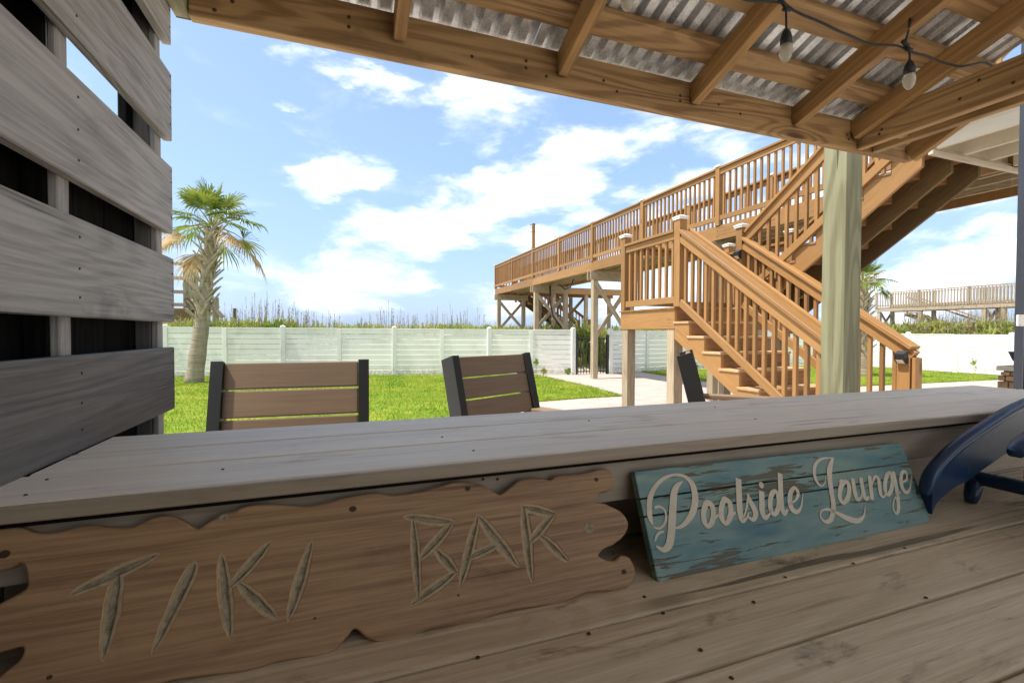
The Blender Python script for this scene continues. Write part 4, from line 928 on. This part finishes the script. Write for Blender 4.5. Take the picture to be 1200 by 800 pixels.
# ================================================================== BLUE PLASTIC CHAIR LYING ON THE COUNTER
def build_blue():
    t = thing('blue_plastic_chair', 'dark blue plastic slatted chair lying folded on the counter at right', 'chair', (1.5, .6, .85))
    YB = .70
    P = [atY(px, py, YB) for px, py in ((1084, 580), (1092, 554), (1113, 530), (1133, 514), (1160, 496), (1188, 479), (1230, 462), (1290, 446))]
    cen = catmull([(p.x, p.z) for p in P], 5, closed=False)
    cen = [(x, max(z, .862)) for x, z in cen]
    def slat(y0, w, i0, th=.022, dz=0, dx=0):
        pts = cen[i0:]; vs = []; n = len(pts); K = 8
        sec = [(-w / 2, -th * .2), (-w / 2, th * .25), (-w / 2 + .006, th * .5), (w / 2 - .006, th * .5), (w / 2, th * .25), (w / 2, -th * .2), (w / 2 - .006, -th * .5), (-w / 2 + .006, -th * .5)]
        for i, (x, z) in enumerate(pts):
            a = pts[max(i - 1, 0)]; b = pts[min(i + 1, n - 1)]; d = Vector((b[0] - a[0], 0, b[1] - a[1])).normalized(); nn = Vector((-d.z, 0, d.x))
            k = .55 + .45 * min(1, i / 2.5) 
            for (u, v) in sec: vs.append(Vector((x + dx, y0 + u * k, z + dz)) + nn * v)
        fs = [(i * K + k, i * K + (k + 1) % K, (i + 1) * K + (k + 1) % K, (i + 1) * K + k) for i in range(n - 1) for k in range(K)] + [tuple(range(K))[::-1], tuple((n - 1) * K + k for k in range(K))]
        o = mesh_obj('slat', vs, fs, 'blue_plastic', None, True); o.parent = t; o.matrix_basis = parent_inv(t)
    slat(.70, .03, 0); slat(.605, .05, 14, .02, -.006); slat(.51, .07, 18, .02, -.014); slat(.415, .07, 18, .02, -.014); slat(.32, .055, 0)
    xs = atZ(1140, 560, .91).x
    # side web of the frame under the first slat
    c2 = [(x, z - .006) for x, z in cen[2:]]; low = [(x, max(.852, z - .06 - .035 * min(1, i / 12))) for i, (x, z) in enumerate(cen[2:])]
    prism('side_web', t, c2 + low[::-1], 'Y', .688, .712, 'blue_plastic'); prism('side_web', t, c2 + low[::-1], 'Y', .31, .33, 'blue_plastic')
    a = atZ(1142, 563, .905)
    board('apron', t, (a.x, a.y, .915), (a.x + .02, .20, .915), .03, .034, 'blue_plastic', (0, 0, 1), .009)
    board('apron', t, (a.x + .10, .68, .93), (a.x + .12, .20, .93), .028, .04, 'blue_plastic', (0, 0, 1), .009)
    for y in (a.y - .0, .26):
        tube('foot', t, [(a.x + .004, y, .918), (a.x - .010, y - .003, .892), (a.x - .022, y - .005, .868), (a.x - .028, y - .006, .851)], [.018, .019, .017, .012], 'blue_plastic', 12)
build_blue()
# ================================================================== BAR CHAIRS
def make_chair(label):
    c = thing('bar_chair', label, 'chair', (0, 0, 0), group='bar height chairs along the outside of the bar')
    W = .52; lean = math.radians(14); zs = .76; top = 1.198
    # local: faces -Y; back uprights lean towards +Y
    ta = math.tan(lean); yb = .0
    def yl(z): return yb + (z - top) * ta       # front face of the backrest, top at y=0
    for sx in (-1, 1):
        x = sx * (W / 2 - .019)
        pts = [(yl(top), top), (yl(.62), .62), (yl(.62) + .03, 0.0), (yl(.62) + .085, 0.0), (yl(.62) + .085, .62), (yl(top) + .078, top - .024)]
        prism('back_leg', c, pts, 'X', x - .019, x + .019, 'black_plastic', .004)
        bx('front_leg', c, (x - .019, x + .019), (yl(.62) - .47, yl(.62) - .38), (0, .88), 'black_plastic', .004)
        board('arm', c, (x + sx * .0, yl(.96) + .0, .905), (x + sx * .0, yl(.62) - .42, .905), .09, .026, 'chair_lumber', (0, 0, 1), .005)
        bx('side_rail', c, (x - .018, x + .018), (yl(.62) - .38, yl(.62)), (.66, .735), 'black_plastic'); bx('side_rail', c, (x - .018, x + .018), (yl(.62) - .38, yl(.62)), (.25, .31), 'black_plastic')
    up = Vector((0, math.sin(lean), math.cos(lean)))
    n = Vector((0, -math.cos(lean), math.sin(lean)))
    k = 0
    for i in range(5):
        z = top - .012 - .0435 - i * .0965; y = yl(z) + .024 + .004
        o = board('back_slat', c, (-W / 2 + .039, y, z), (W / 2 - .039, y, z),   .024, .0925, 'chair_lumber', up, .004)
    for i in range(5):
        y = yl(.62) - .04 - i * .093
        bx('seat_slat', c, (-W / 2 + .0, W / 2 - .0), (y - .086, y), (.737, .762), 'chair_lumber', .004)
    bx('foot_rest', c, (-W / 2 + .04, W / 2 - .04), (yl(.62) - .45, yl(.62) - .40), (.25, .30), 'black_plastic', .004)
    return c
def put_chair(c, L, R):
    """L,R: plan positions of the top front corners of the backrest"""
    d = R - L; c.rotation_euler = (0, 0, math.atan2(d.y, d.x)); m = (L + R) / 2; c.location = (m.x, m.y, 0)
Zt = 1.198
ch1 = make_chair('bar chair with brown slats nearest the grey slatted screen')
l = atZ(252, 421.5, Zt); r_ = atZ(431, 417, Zt); 
def fit_w(l, xr, W=.52):
    """right corner on the sight line of column xr, W from the left one"""
    best = None
    for k in range(400):
        y = l.y - .2 + k * .003; p = atY(xr, 417, y); e = abs((Vector((p.x, p.y)) - Vector((l.x, l.y))).length - W)
        if p.y >= l.y - .05 and (best is None or e < best[0]): best = (e, Vector((p.x, p.y, 0)))
    return best[1]
l1 = atZ(246, 423.3, Zt); put_chair(ch1, Vector((l1.x, l1.y, 0)), fit_w(l1, 433))
ch2 = copy_tree(ch1); ch2['label'] = 'bar chair with brown slats in the middle, in front of the lawn corner'
l2 = atZ(530, 416.6, Zt); put_chair(ch2, Vector((l2.x, l2.y, 0)), fit_w(l2, 621))
ch3 = copy_tree(ch1); ch3['label'] = 'bar chair turned edge on showing its black side in front of the stair landing post'
p3 = atZ(811, 412.8, Zt); a3 = math.radians(48.5); ch3.rotation_euler = (0, 0, a3)
ch3.location = (p3.x + math.cos(a3) * .26, p3.y + math.sin(a3) * .26, 0)
# ================================================================== FENCE
def fence(pts, ztops, label, posts_at, name='vinyl_fence'):
    f = thing(name, label, 'fence', (pts[0][0], pts[0][1], 0))
    for (a, b), (za, zb) in zip(zip(pts, pts[1:]), zip(ztops, ztops[1:])):
        a = Vector((*a, 0)); b = Vector((*b, 0)); d = b - a; L = d.length; d.normalize()
        nb = 9
        for half in (0, 1):
            p = a.lerp(b, half * .5) + d * .06; q = a.lerp(b, half * .5 + .5) - d * .06
            zt = (za + zb) / 2 if False else za + (zb - za) * (.25 + half * .5)
            hh = (zt - .06) / nb
            for k in range(nb):
                z = .05 + (k + .5) * hh
                board('fence_board', f, (p.x, p.y, z), (q.x, q.y, z), .022, hh - .012, 'vinyl', (0, 0, 1), .004)
            if half == 0:
                m = a.lerp(b, .5); board('mid_post', f, (m.x, m.y, 0), (m.x, m.y, zt - .004), .07, .12, 'vinyl', d, .008)
            board('top_cap', f, (p.x, p.y, zt - .008), (q.x, q.y, zt - .008), .045, .03, 'vinyl', (0, 0, 1), .006)
    for p, z in zip(pts, ztops):
        fp = board('fence_post', f, (*p, 0), (*p, z + .035), .127, .127, 'vinyl', (1, 0, 0), .012)
        vs, fs = tube_geo([(p[0], p[1], z + .035 + h) for h in (0, .02, .035, .045)], [.075, .07, .045, .01], 12)
        o = mesh_obj('post_cap', vs, fs, 'vinyl', None, True); o.parent = fp; o.matrix_basis = parent_inv(fp)
fence([(-13.8, 17.6), (-10.75, 16.85), (-7.7, 16.1), (-4.65, 15.38), (-1.62, 14.67), (1.41, 13.95), (4.13, 13.32), (6.58, 12.6)], [1.43, 1.43, 1.42, 1.42, 1.41, 1.40, 1.39, 1.39], 'white vinyl board fence behind the lawn, from the palm to the black gate', 0)
fence([(7.80, 12.46), (10.9, 12.95), (13.6, 13.2), (16.2, 13.35), (18.8, 13.4)], [1.37, 1.36, 1.34, 1.33, 1.31], 'white vinyl board fence right of the black gate, behind the stairs', 0)
fence([(18.82, 13.3), (18.84, 10.6), (18.88, 7.9), (18.92, 5.2), (18.95, 2.5)], [1.31, 1.30, 1.28, 1.27, 1.27], 'white vinyl side fence at the far right below the grey boardwalk', 0)
def build_gate():
    g = thing('metal_gate', 'black metal picket gate between the white fence posts behind the walkway post', 'gate', (7.2, 12.5, 0))
    a = Vector((6.68, 12.55, 0)); b = Vector((7.70, 12.46, 0))
    for z in (.12, 1.12): board('gate_rail', g, a + Vector((0, 0, z)), b + Vector((0, 0, z)), .03, .035, 'black_metal')
    for i in range(11):
        p = a.lerp(b, (i + .5) / 11); board('picket', g, p + Vector((0, 0, .05)), p + Vector((0, 0, 1.16)), .02, .02, 'black_metal', (1, 0, 0), 0)
    board('gate_post', g, a + Vector((0, 0, 0)), a + Vector((0, 0, 1.2)), .04, .04, 'black_metal', (1, 0, 0)); board('gate_post', g, b, b + Vector((0, 0, 1.25)), .07, .07, 'black_metal', (1, 0, 0))
build_gate()
# ================================================================== DARK STEEL COLUMN, STONE PIER, GRILL
def build_column():
    c = thing('steel_column', 'dark grey ribbed steel column at the right end of the bar', 'column', (3.9, 1.62, 0))
    r0 = atY(1188.5, 400, 1.64); xs = []; x = r0.x; vs = []; prof = []
    while x < r0.x + .5:
        prof += [(x, 0), (x + .012, 0), (x + .016, .012), (x + .024, .012), (x + .028, 0)]; x += .032
    n = len(prof)
    for z in (0, 3.2):
        for (a, d) in prof: vs.append((a, 1.6 + d, z))
    fs = [(i, i + 1, n + i + 1, n + i) for i in range(n - 1)]
    k = len(vs); vs += [(prof[0][0], 1.64, 0), (prof[0][0], 1.64, 3.2)]; fs.append((k, 0, n, k + 1))
    k2 = len(vs); vs += [(prof[-1][0], 1.64, 0), (prof[-1][0], 1.64, 3.2)]; fs.append((n - 1, k2, k2 + 1, 2 * n - 1)); fs.append((k, k + 1, k2 + 1, k2))
    o = mesh_obj('ribbed_panel', vs, fs, 'dark_steel'); o.parent = c; o.matrix_basis = parent_inv(c)
    a = atY(1194, 382, 1.585); b = atY(1206, 369, 1.585)
    bx('cover_plate', c, (a.x, b.x), (1.588, 1.599), (a.z, b.z), 'white_plate', .004)
    screws(c, [((a.x * .8 + b.x * .2), 1.588, a.z + .006), ((a.x * .8 + b.x * .2), 1.588, b.z - .006)], (0, -1, 0), .003)
build_column()
def build_pier():
    p = thing('stone_pier', 'low tan stacked stone pier with pale flat cap beside the steel column', 'pier', (7.9, 3.3, 0))
    q = atY(1172, 430, 3.25); x0 = q.x; y0 = 2.85
    bx('core', p, (x0 + .03, x0 + 1.4), (y0 + .03, y0 + .38), (0, .86), 'mortar', 0)
    bx('cap_slab', p, (x0 - .04, x0 + 1.45), (y0 - .04, y0 + .42), (.862, .92), 'stone_cap', .006)
    for face in (0, 1):
        z = .01
        while z < .82:
            h = min(U(.05, .12), .855 - z); u = U(-.03, 0); lim = 1.38 if face == 0 else .36
            while u < lim:
                w = U(.08, .2); a = max(u, 0); b = min(u + w - .01, lim)
                if b - a > .03:
                    d = U(.0, .02)
                    if face == 0: bx('stone', p, (x0 + a, x0 + b), (y0 - d, y0 + .05), (z, z + h - .01), 'stone', .01)
                    else: bx('stone', p, (x0 - d, x0 + .05), (y0 + a + .055, y0 + b + .055), (z, z + h - .01), 'stone', .01)
                u += w
            z += h
    g = thing('grill', 'dark metal grill hood standing on the stone pier, half hidden by the steel column', 'grill', (8.1, 3.5, .92))
    a = atY(1178.5, 411.5, 3.22); 
    prism('hood', g, [(a.x, a.z), (a.x + .10, a.z - .02), (a.x + .75, a.z - .02), (a.x + .75, .96), (a.x + .16, .96), (a.x + .10, a.z - .11)], 'Y', 2.9, 3.2, 'dark_steel', .004)
    bx('grill_body', g, (a.x + .16, a.x + .75), (2.9, 3.2), (.921, .959), 'black_metal')
    tube('handle', g, [(a.x + .2, 2.86, 1.02), (a.x + .65, 2.86, 1.02)], .012, 'cap_white', 8)
build_pier()
# ================================================================== PALMS
def fan_leaf(parent, base, dirv, plen, R_, nseg, mat, droop, twist=0., spread=2.5, frag=.9):
    """palmate leaf: a curved stem and a pleated fan of drooping tips"""
    base = Vector(base); d = Vector(dirv).normalized(); side = d.cross(Vector((0, 0, 1)))
    if side.length < .1: side = Vector((1, 0, 0))
    side.normalize(); up = side.cross(d).normalized(); q = Matrix.Rotation(twist, 3, d); side = q @ side; up = q @ up
    pts = [base + d * (plen * t) - Vector((0, 0, droop * .35 * plen * t * t)) for t in (0, .33, .66, 1)]
    vs, fs = tube_geo(pts, [.022, .016, .012, .010], 5); mi = [1] * len(fs)
    h = pts[-1]; hd = (pts[-1] - pts[-2]).normalized()
    for i in range(nseg):
        a = -spread + 2 * spread * (i + .5) / nseg; L = R_ * (.72 + .28 * math.cos(a * .55)) * U(.85, 1.08)
        dr = (hd * math.cos(a) + side * math.sin(a)).normalized(); dr = (dr + up * .22 * abs(math.sin(a * .5))).normalized()
        wv = dr.cross(up).normalized(); w = L * .038 * U(.85, 1.2)
        k = len(vs); dz = Vector((0, 0, -1)); bend = droop * U(.6, 1.3)
        p1 = h + dr * (L * .45) - Vector((0, 0, .05 * L * bend)); p2 = h + dr * (L * .78) + dz * (L * .16 * bend); p3 = h + dr * (L * .97) + dz * (L * .40 * bend)
        s = .006
        vs += [h, p1 - wv * w + up * s, p1 + wv * w - up * s, p2 - wv * w * .55, p2 + wv * w * .55, p3]
        fs += [(k, k + 2, k + 1), (k + 1, k + 2, k + 4, k + 3), (k + 3, k + 4, k + 5)]; mi += [0] * 3
    o = mesh_obj('leaf', vs, fs, mat, None, False, mats=[mat, 'palm_stem' if mat != 'palm_dry' else 'palm_dry'], midx=mi)
    o.parent = parent; o.matrix_basis = parent_inv(parent); return o
def palm(label, base, top, r0, r1, crown_r, nleaf, boot_from, seed, up_bias=.35):
    random.seed(seed)
    base = Vector(base); top = Vector(top); H = (top - base).length
    t = thing('palm_tree', label, 'tree', tuple(base))
    path = []; rad = []
    for i in range(26):
        u = i / 25; p = base.lerp(top, u); p += Vector((.10, .02, 0)) * math.sin(u * math.pi) * .15; path.append(p); rad.append(r0 + (r1 - r0) * min(u * 1.5, 1) + .006 * math.sin(i * 1.7))
    rad[0] *= 1.12
    tube('trunk', t, path, rad, 'palm_trunk', 20)
    # old leaf bases: crossed, stepping up the trunk
    nb = 84
    for k in range(nb):
        u = boot_from + (1.02 - boot_from) * k / nb; p = base.lerp(top, min(u, 1)) + Vector((.10, .02, 0)) * math.sin(min(u, 1) * math.pi) * .15; a = k * 2.39996; out = Vector((math.cos(a), math.sin(a), 0)); tan = Vector((-out.y, out.x, 0))
        rr = r1 * 1.0; s = 1 if k % 2 else -1; L = U(.38, .50) * (r1 / .18)
        c0 = p + out * (rr * .86) - Vector((0, 0, L * .42)); lean = tan * (s * .26 * L / .3)
        c1 = p + out * (rr * 1.12) + Vector((0, 0, L * .10)) + lean * .5; c2 = p + out * (rr * 1.42) + Vector((0, 0, L * .55)) + lean
        w0, w1, w2, th = .07 * r1 / .18, .045 * r1 / .18, .026 * r1 / .18, .016
        vs = []
        for c, w in ((c0, w0), (c1, w1), (c2, w2)):
            vs += [c - tan * w - out * th, c + tan * w - out * th, c + tan * w * .7 + out * th, c - tan * w * .7 + out * th]
        fs = [(j * 4 + q, j * 4 + (q + 1) % 4, j * 4 + 4 + (q + 1) % 4, j * 4 + 4 + q) for j in range(2) for q in range(4)] + [(0, 3, 2, 1), (8, 9, 10, 11)]
        o = mesh_obj('leaf_base', vs, fs, 'palm_boot'); o.parent = t; o.matrix_basis = parent_inv(t)
    for k in range(nleaf):
        u = (k + .5) / nleaf; a = k * 2.39996 + U(-.3, .3); el = math.radians(86 - 98 * u ** .9 + U(-10, 10))
        d = Vector((math.cos(a) * math.cos(el), math.sin(a) * math.cos(el), math.sin(el)))
        dry = (u > .86 and rnd() < .35) or rnd() < .04
        fan_leaf(t, top + Vector((0, 0, .02)) + d * .08, d, crown_r * U(.50, .66), crown_r * U(.46, .60), 26, 'palm_dry' if dry else 'palm_leaf', .4 + 1.0 * u, U(-.6, .6), spread=2.2 if not dry else 1.3)
pb = atZ(227, 450, 0); pt = atY(249, 268, pb.y - .1)
palm('tall palm with crossed leaf bases on its trunk, on the lawn by the white fence', (pb.x, pb.y, 0), (pt.x, pt.y, pt.z), .20, .135, 1.25, 23, .42, 11)
p2 = atY(1012, 332, 9.4); 
palm('smaller palm showing behind the thick greenish post, right of the stairs', (p2.x + .1, p2.y, 0), tuple(p2), .15, .11, .78, 20, .3, 23)
# ================================================================== DUNE PLANTS
def build_dunes():
    random.seed(5)
    G = {'dune_leaf': ([], []), 'dune_stalk': ([], []), 'dune_dry': ([], [])}
    def tri(mat, p, q, w):
        vs, fs = G[mat]; d = (q - p); s = Vector((-d.y, d.x, 0)); a = U(0, 6.28)
        s = Vector((math.cos(a), math.sin(a), 0)) * w; i = len(vs); vs.extend([p - s, p + s, q]); fs.append((i, i + 1, i + 2))
    def leafclump(x, y, h, n, mat='dune_leaf', w=.012, wide=.3):
        z = ground_h(x, y)
        for _ in range(n):
            a = U(0, 6.28); r = U(0, wide); p = Vector((x + math.cos(a) * r * .5, y + math.sin(a) * r * .5, z - .02)); hh = h * U(.5, 1)
            m = p + Vector((math.cos(a) * r * .35, math.sin(a) * r * .35, hh * .7)); q = m + Vector((math.cos(a) * r * .9, math.sin(a) * r * .9, hh * .3 * U(-.5, 1)))
            vs, fs = G[mat]; s = Vector((-math.sin(a), math.cos(a), 0)) * w * U(.6, 1.3); i = len(vs)
            vs.extend([p - s * .6, p + s * .6, m + s, m - s, q]); fs.extend([(i, i + 1, i + 2, i + 3), (i + 3, i + 2, i + 4)])
    def stalk(x, y, h, mat='dune_stalk'):
        z = ground_h(x, y); a = U(0, 6.28); l = U(0, .14) * h; p = Vector((x, y, z)); q = p + Vector((math.cos(a) * l, math.sin(a) * l, h))
        vs, fs = G[mat]; s = Vector((.93, -.34, 0)) * .006; i = len(vs); vs.extend([p - s, p + s, q + s * .6, q - s * .6]); fs.append((i, i + 1, i + 2, i + 3))
        for k in range(random.randint(9, 18)):         # short withered side sprigs and seed heads
            t = U(.35, 1); c = p.lerp(q, t); b = U(0, 6.28); L = U(.03, .12) * (1.2 - .5 * t)
            tri(mat, c, c + Vector((math.cos(b) * L * .6, math.sin(b) * L * .6, L * U(.4, 1.1))), U(.006, .014))
    def yfence(x): return 13.6 - .245 * (x - 2) if x < 6.6 else 13.4
    # tall withered stalks stand in groups: centres read off the photograph along the fence
    groups = [(262, 20, 1.0), (278, 28, 1.15), (297, 26, 1.35), (312, 30, 1.45), (330, 26, 1.3), (352, 20, 1.15), (372, 16, .95), (395, 12, .8), (452, 20, 1.25), (470, 20, 1.1), (486, 8, .9), (518, 20, 1.1), (540, 20, 1.15), (556, 14, .95), (575, 7, .7), (505, 10, .95), (415, 8, .7), (246, 18, 1.0), (350, 16, 1.25), (338, 12, 1.3), (430, 10, .8), (208, 16, .9), (690, 8, .6), (640, 6, .6)]
    for gx, n, h in groups:
        for _ in range(int(n * .7)):
            px = gx + random.gauss(0, 9); d = ray(px, 390); yv = yfence(0) + U(3.0, 7.5); p = CAMP + d * (yv / d.y)
            stalk(p.x, p.y, h * U(.5, .98) * (.95 if rnd() < .8 else 1.15))
    for _ in range(2400):
        px = U(190, 790); d = ray(px, 390); yv = yfence(0) + U(2.2, 9) ; p = CAMP + d * (yv / d.y)
        n_ = noise.noise(Vector((p.x * .5, 0, 0))); dens = .55 + .9 * n_ + (.35 if px < 380 else 0)
        if rnd() < dens + .25: leafclump(p.x, p.y, U(.30, .66) * (1.3 if px < 330 else 1.0), 7, 'dune_leaf' if rnd() < .8 else 'dune_dry', .014, .35)
    for _ in range(240):
        px = U(240, 345); d = ray(px, 390); yv = yfence(0) + U(2.5, 5); p = CAMP + d * (yv / d.y)
        leafclump(p.x, p.y, U(.4, .85), 7, 'dune_leaf', .02, .3)
    # behind the gate
    for _ in range(170):
        x = U(6.9, 9.6); leafclump(x, U(14.2, 16.5), U(.5, 1.1), 9, 'dune_leaf', .03, .5)
    # right: scrub under the neighbour's boardwalk
    for _ in range(2600):
        px = U(1000, 1215); d = ray(px, 390); X = U(21, 36); p = CAMP + d * (X / d.x)
        if p.y < 4: continue
        leafclump(p.x, p.y, U(.35, .9), 6, 'dune_leaf' if rnd() < .62 else 'dune_dry', .028, .5)
    for _ in range(420):
        px = U(1060, 1215); d = ray(px, 390); X = U(22, 32); p = CAMP + d * (X / d.x); stalk(p.x, p.y, U(.6, 1.35), 'dune_dry' if rnd() < .5 else 'dune_stalk')
    for _ in range(700):                               # further left, for a step to the side
        x = U(-16, -5); leafclump(x, yfence(x) + U(1.5, 8), U(.3, .8), 6, 'dune_leaf', .016, .35)
    lab = {'dune_leaf': 'green dune scrub and grass growing behind the white fence', 'dune_stalk': 'tall withered grey seed stalks standing above the dune scrub', 'dune_dry': 'straw coloured dry grass mixed into the dune scrub'}
    nm = {'dune_leaf': 'dune_scrub', 'dune_stalk': 'withered_stalks', 'dune_dry': 'dry_grass'}
    for k, (vs, fs) in G.items(): struct(tag(mesh_obj(nm[k], vs, fs, k), lab[k], 'plants'), 'stuff')
    # a few weeds rooted along the fence foot and climbing it
    W_ = [((815, 428), 'small leafy weed on the white fence right of the landing post'), ((637, 435), 'small green weed at the fence foot behind the middle chair'), ((1140, 424), 'small round green weed on the side fence at right'), ((628, 424), 'thin weed growing up the fence behind the middle chair'), ((665, 437), 'low sprig at the fence foot left of the gate')]
    for (px, py), lab_ in W_:
        p = atZ(px, 440 if px < 1000 else 438, 0)
        if px > 1000: p = atX(px, py, 18.78)
        elif px > 700: p = atY(px, py, 12.75)
        else: p = atY(px, py, 12.6 + (672 - px) * .0075 - .1)
        vs = []; fs = []; st = Vector((p.x, p.y, 0)); zt = max(p.z, .15)
        for _ in range(26):
            c = Vector((p.x + random.gauss(0, .05), p.y - .03 + U(-.03, .02), max(.02, zt + random.gauss(0, .045)))); a = U(0, 6.28); s = U(.03, .055)
            e1 = Vector((math.cos(a), .2, math.sin(a))) * s; e2 = Vector((-math.sin(a), .2, math.cos(a))) * s * .6; i = len(vs); vs += [c - e1, c + e2, c + e1, c - e2]; fs.append((i, i + 1, i + 2, i + 3))
        v2, f2 = tube_geo([(p.x, p.y - .02, 0), (p.x + .01, p.y - .02, zt * .5), (p.x, p.y - .02, zt)], .004, 4); o_ = len(vs); vs += v2; fs += [tuple(i + o_ for i in f) for f in f2]
        tag(mesh_obj('weed', vs, fs, 'dune_leaf'), lab_, 'plant')
build_dunes()
# ================================================================== NEIGHBOURS' BOARDWALKS
def build_right_boardwalk():
    b = thing('grey_boardwalk', 'weathered grey wooden boardwalk with railings over the dunes at far right', 'boardwalk', (33, 18, 0))
    X = 33.0; Y1 = 20.5; Y0_ = 4.0; zt = 3.99; zd = 2.98
    for x in (X, X + 1.5):
        bx('fascia', b, (x - .03, x + .03), (Y0_, Y1), (2.74, 2.97), 'boardwalk_grey'); bx('top_rail', b, (x - .08, x + .08), (Y0_, Y1), (zt - .05, zt), 'boardwalk_grey')
        bx('lower_rail', b, (x - .03, x + .03), (Y0_, Y1), (zd + .10, zd + .18), 'boardwalk_grey')
        y = Y1 - .05; vs = []; fs = []
        while y > Y0_:
            bx('rail_post', b, (x - .06, x + .06), (y - .06, y + .06), (zd, zt + .03), 'boardwalk_grey'); y -= 2.4
        y = Y1 - .18
        while y > Y0_:
            i = len(vs); h = .022
            for z in (zd + .05, zt - .05): vs += [(x - .06 - h, y - h, z), (x - .06 + h, y - h, z), (x - .06 + h, y + h, z), (x - .06 - h, y + h, z)]
            fs += [(i, i + 1, i + 5, i + 4), (i + 1, i + 2, i + 6, i + 5), (i + 2, i + 3, i + 7, i + 6), (i + 3, i, i + 4, i + 7)]; y -= .15
        o = mesh_obj('balusters', vs, fs, 'boardwalk_grey'); o['kind'] = 'stuff'; o.parent = b; o.matrix_basis = parent_inv(b)
    y = Y0_
    while y < Y1: bx('deck_board', b, (X - .05, X + 1.55), (y, y + .13), (zd - .01, zd + .02), 'boardwalk_grey', 0); y += .14
    bx('end_rail', b, (X, X + 1.5), (Y1 - .03, Y1 + .03), (zt - .05, zt), 'boardwalk_grey')
    for y in (20.3, 18.0, 15.0, 14.2, 10.5, 7.):
        for x in (X + .1, X + 1.4): bx('support_post', b, (x - .09, x + .09), (y - .09, y + .09), (.3, 2.73), 'boardwalk_grey')
    for y in (20.3, 15.0): board('cross_brace', b, (X + .1, y - .12, 2.6), (X + 1.4, y - .12, 1.2), .05, .15, 'boardwalk_grey'); board('cross_brace', b, (X + 1.4, y + .12, 2.6), (X + .1, y + .12, 1.2), .05, .15, 'boardwalk_grey')
    # lattice of brush and a second flight behind
    for k in range(9):
        y = 19.6 - k * .42; board('stair_tread', b, (X + 1.9, y, 2.7 - k * .19), (X + 2.9, y, 2.7 - k * .19), .28, .05, 'boardwalk_grey')
    for x in (X + 1.85, X + 2.95): board('stringer', b, (x, 19.8, 2.65), (x, 15.9, .95), .05, .28, 'boardwalk_grey'); board('stair_rail', b, (x, 19.8, 3.75), (x, 15.9, 2.0), .05, .1, 'boardwalk_grey')
build_right_boardwalk()
def build_left_boardwalk():
    b = thing('weathered_deck', 'weathered timber deck with green tinged posts behind the palm and the white fence', 'deck', (-6, 22, 0))
    def W_(x, y, Y=22.): p = atY(x, y, Y); return p
    pA = W_(218, 307); xl = pA.x - 6
    for z, h, m in ((W_(212, 309).z, .12, 'green_post'), (W_(212, 326).z, .14, 'boardwalk_grey'), (W_(212, 342).z, .14, 'boardwalk_grey'), (W_(212, 357).z, .14, 'boardwalk_grey')):
        bx('rail', b, (xl, pA.x), (21.98, 22.02), (z - h / 2, z + h / 2), m)
    bx('fascia', b, (xl, pA.x + .1), (21.9, 21.95), (W_(212, 376).z, W_(212, 362).z), 'brown_shade')
    bx('fascia', b, (xl, pA.x + .1), (23.2, 23.25), (W_(212, 376).z, W_(212, 362).z), 'brown_shade')
    for i in range(9): bx('deck_board', b, (xl, pA.x + .1), (21.9 + i * .15, 22.04 + i * .15), (W_(212, 362).z, W_(212, 362).z + .03), 'boardwalk_grey')
    for x in (pA.x, pA.x - 2, pA.x - 4): bx('rail_post', b, (x - .12, x + .12), (22.03, 22.2), (.2, pA.z - .1), 'green_post'); bx('support_post', b, (x - .12, x + .12), (23.0, 23.18), (.2, pA.z - .1), 'green_post')
    q = W_(252, 350); bx('rail_post', b, (q.x - .1, q.x + .1), (22.0, 22.2), (.2, q.z), 'green_post')
    board('stair_rail', b, (pA.x, 21.96, W_(220, 325).z), (W_(262, 372).x, 21.96, W_(262, 372).z), .05, .16, 'boardwalk_grey'); board('stair_rail', b, (pA.x, 21.96, W_(220, 350).z), (W_(262, 395).x, 21.96, W_(262, 395).z), .05, .16, 'brown_shade')
    board('stringer', b, (pA.x, 22.4, W_(220, 368).z), (W_(268, 400).x, 22.4, .8), .05, .26, 'brown_shade')
    q = W_(263, 352); bx('rail_post', b, (q.x + .25, q.x + .36), (22.3, 22.4), (.2, q.z - .3), 'brown_shade')
build_left_boardwalk()
bpy.context.view_layer.update()
print('objects', len(S.objects))
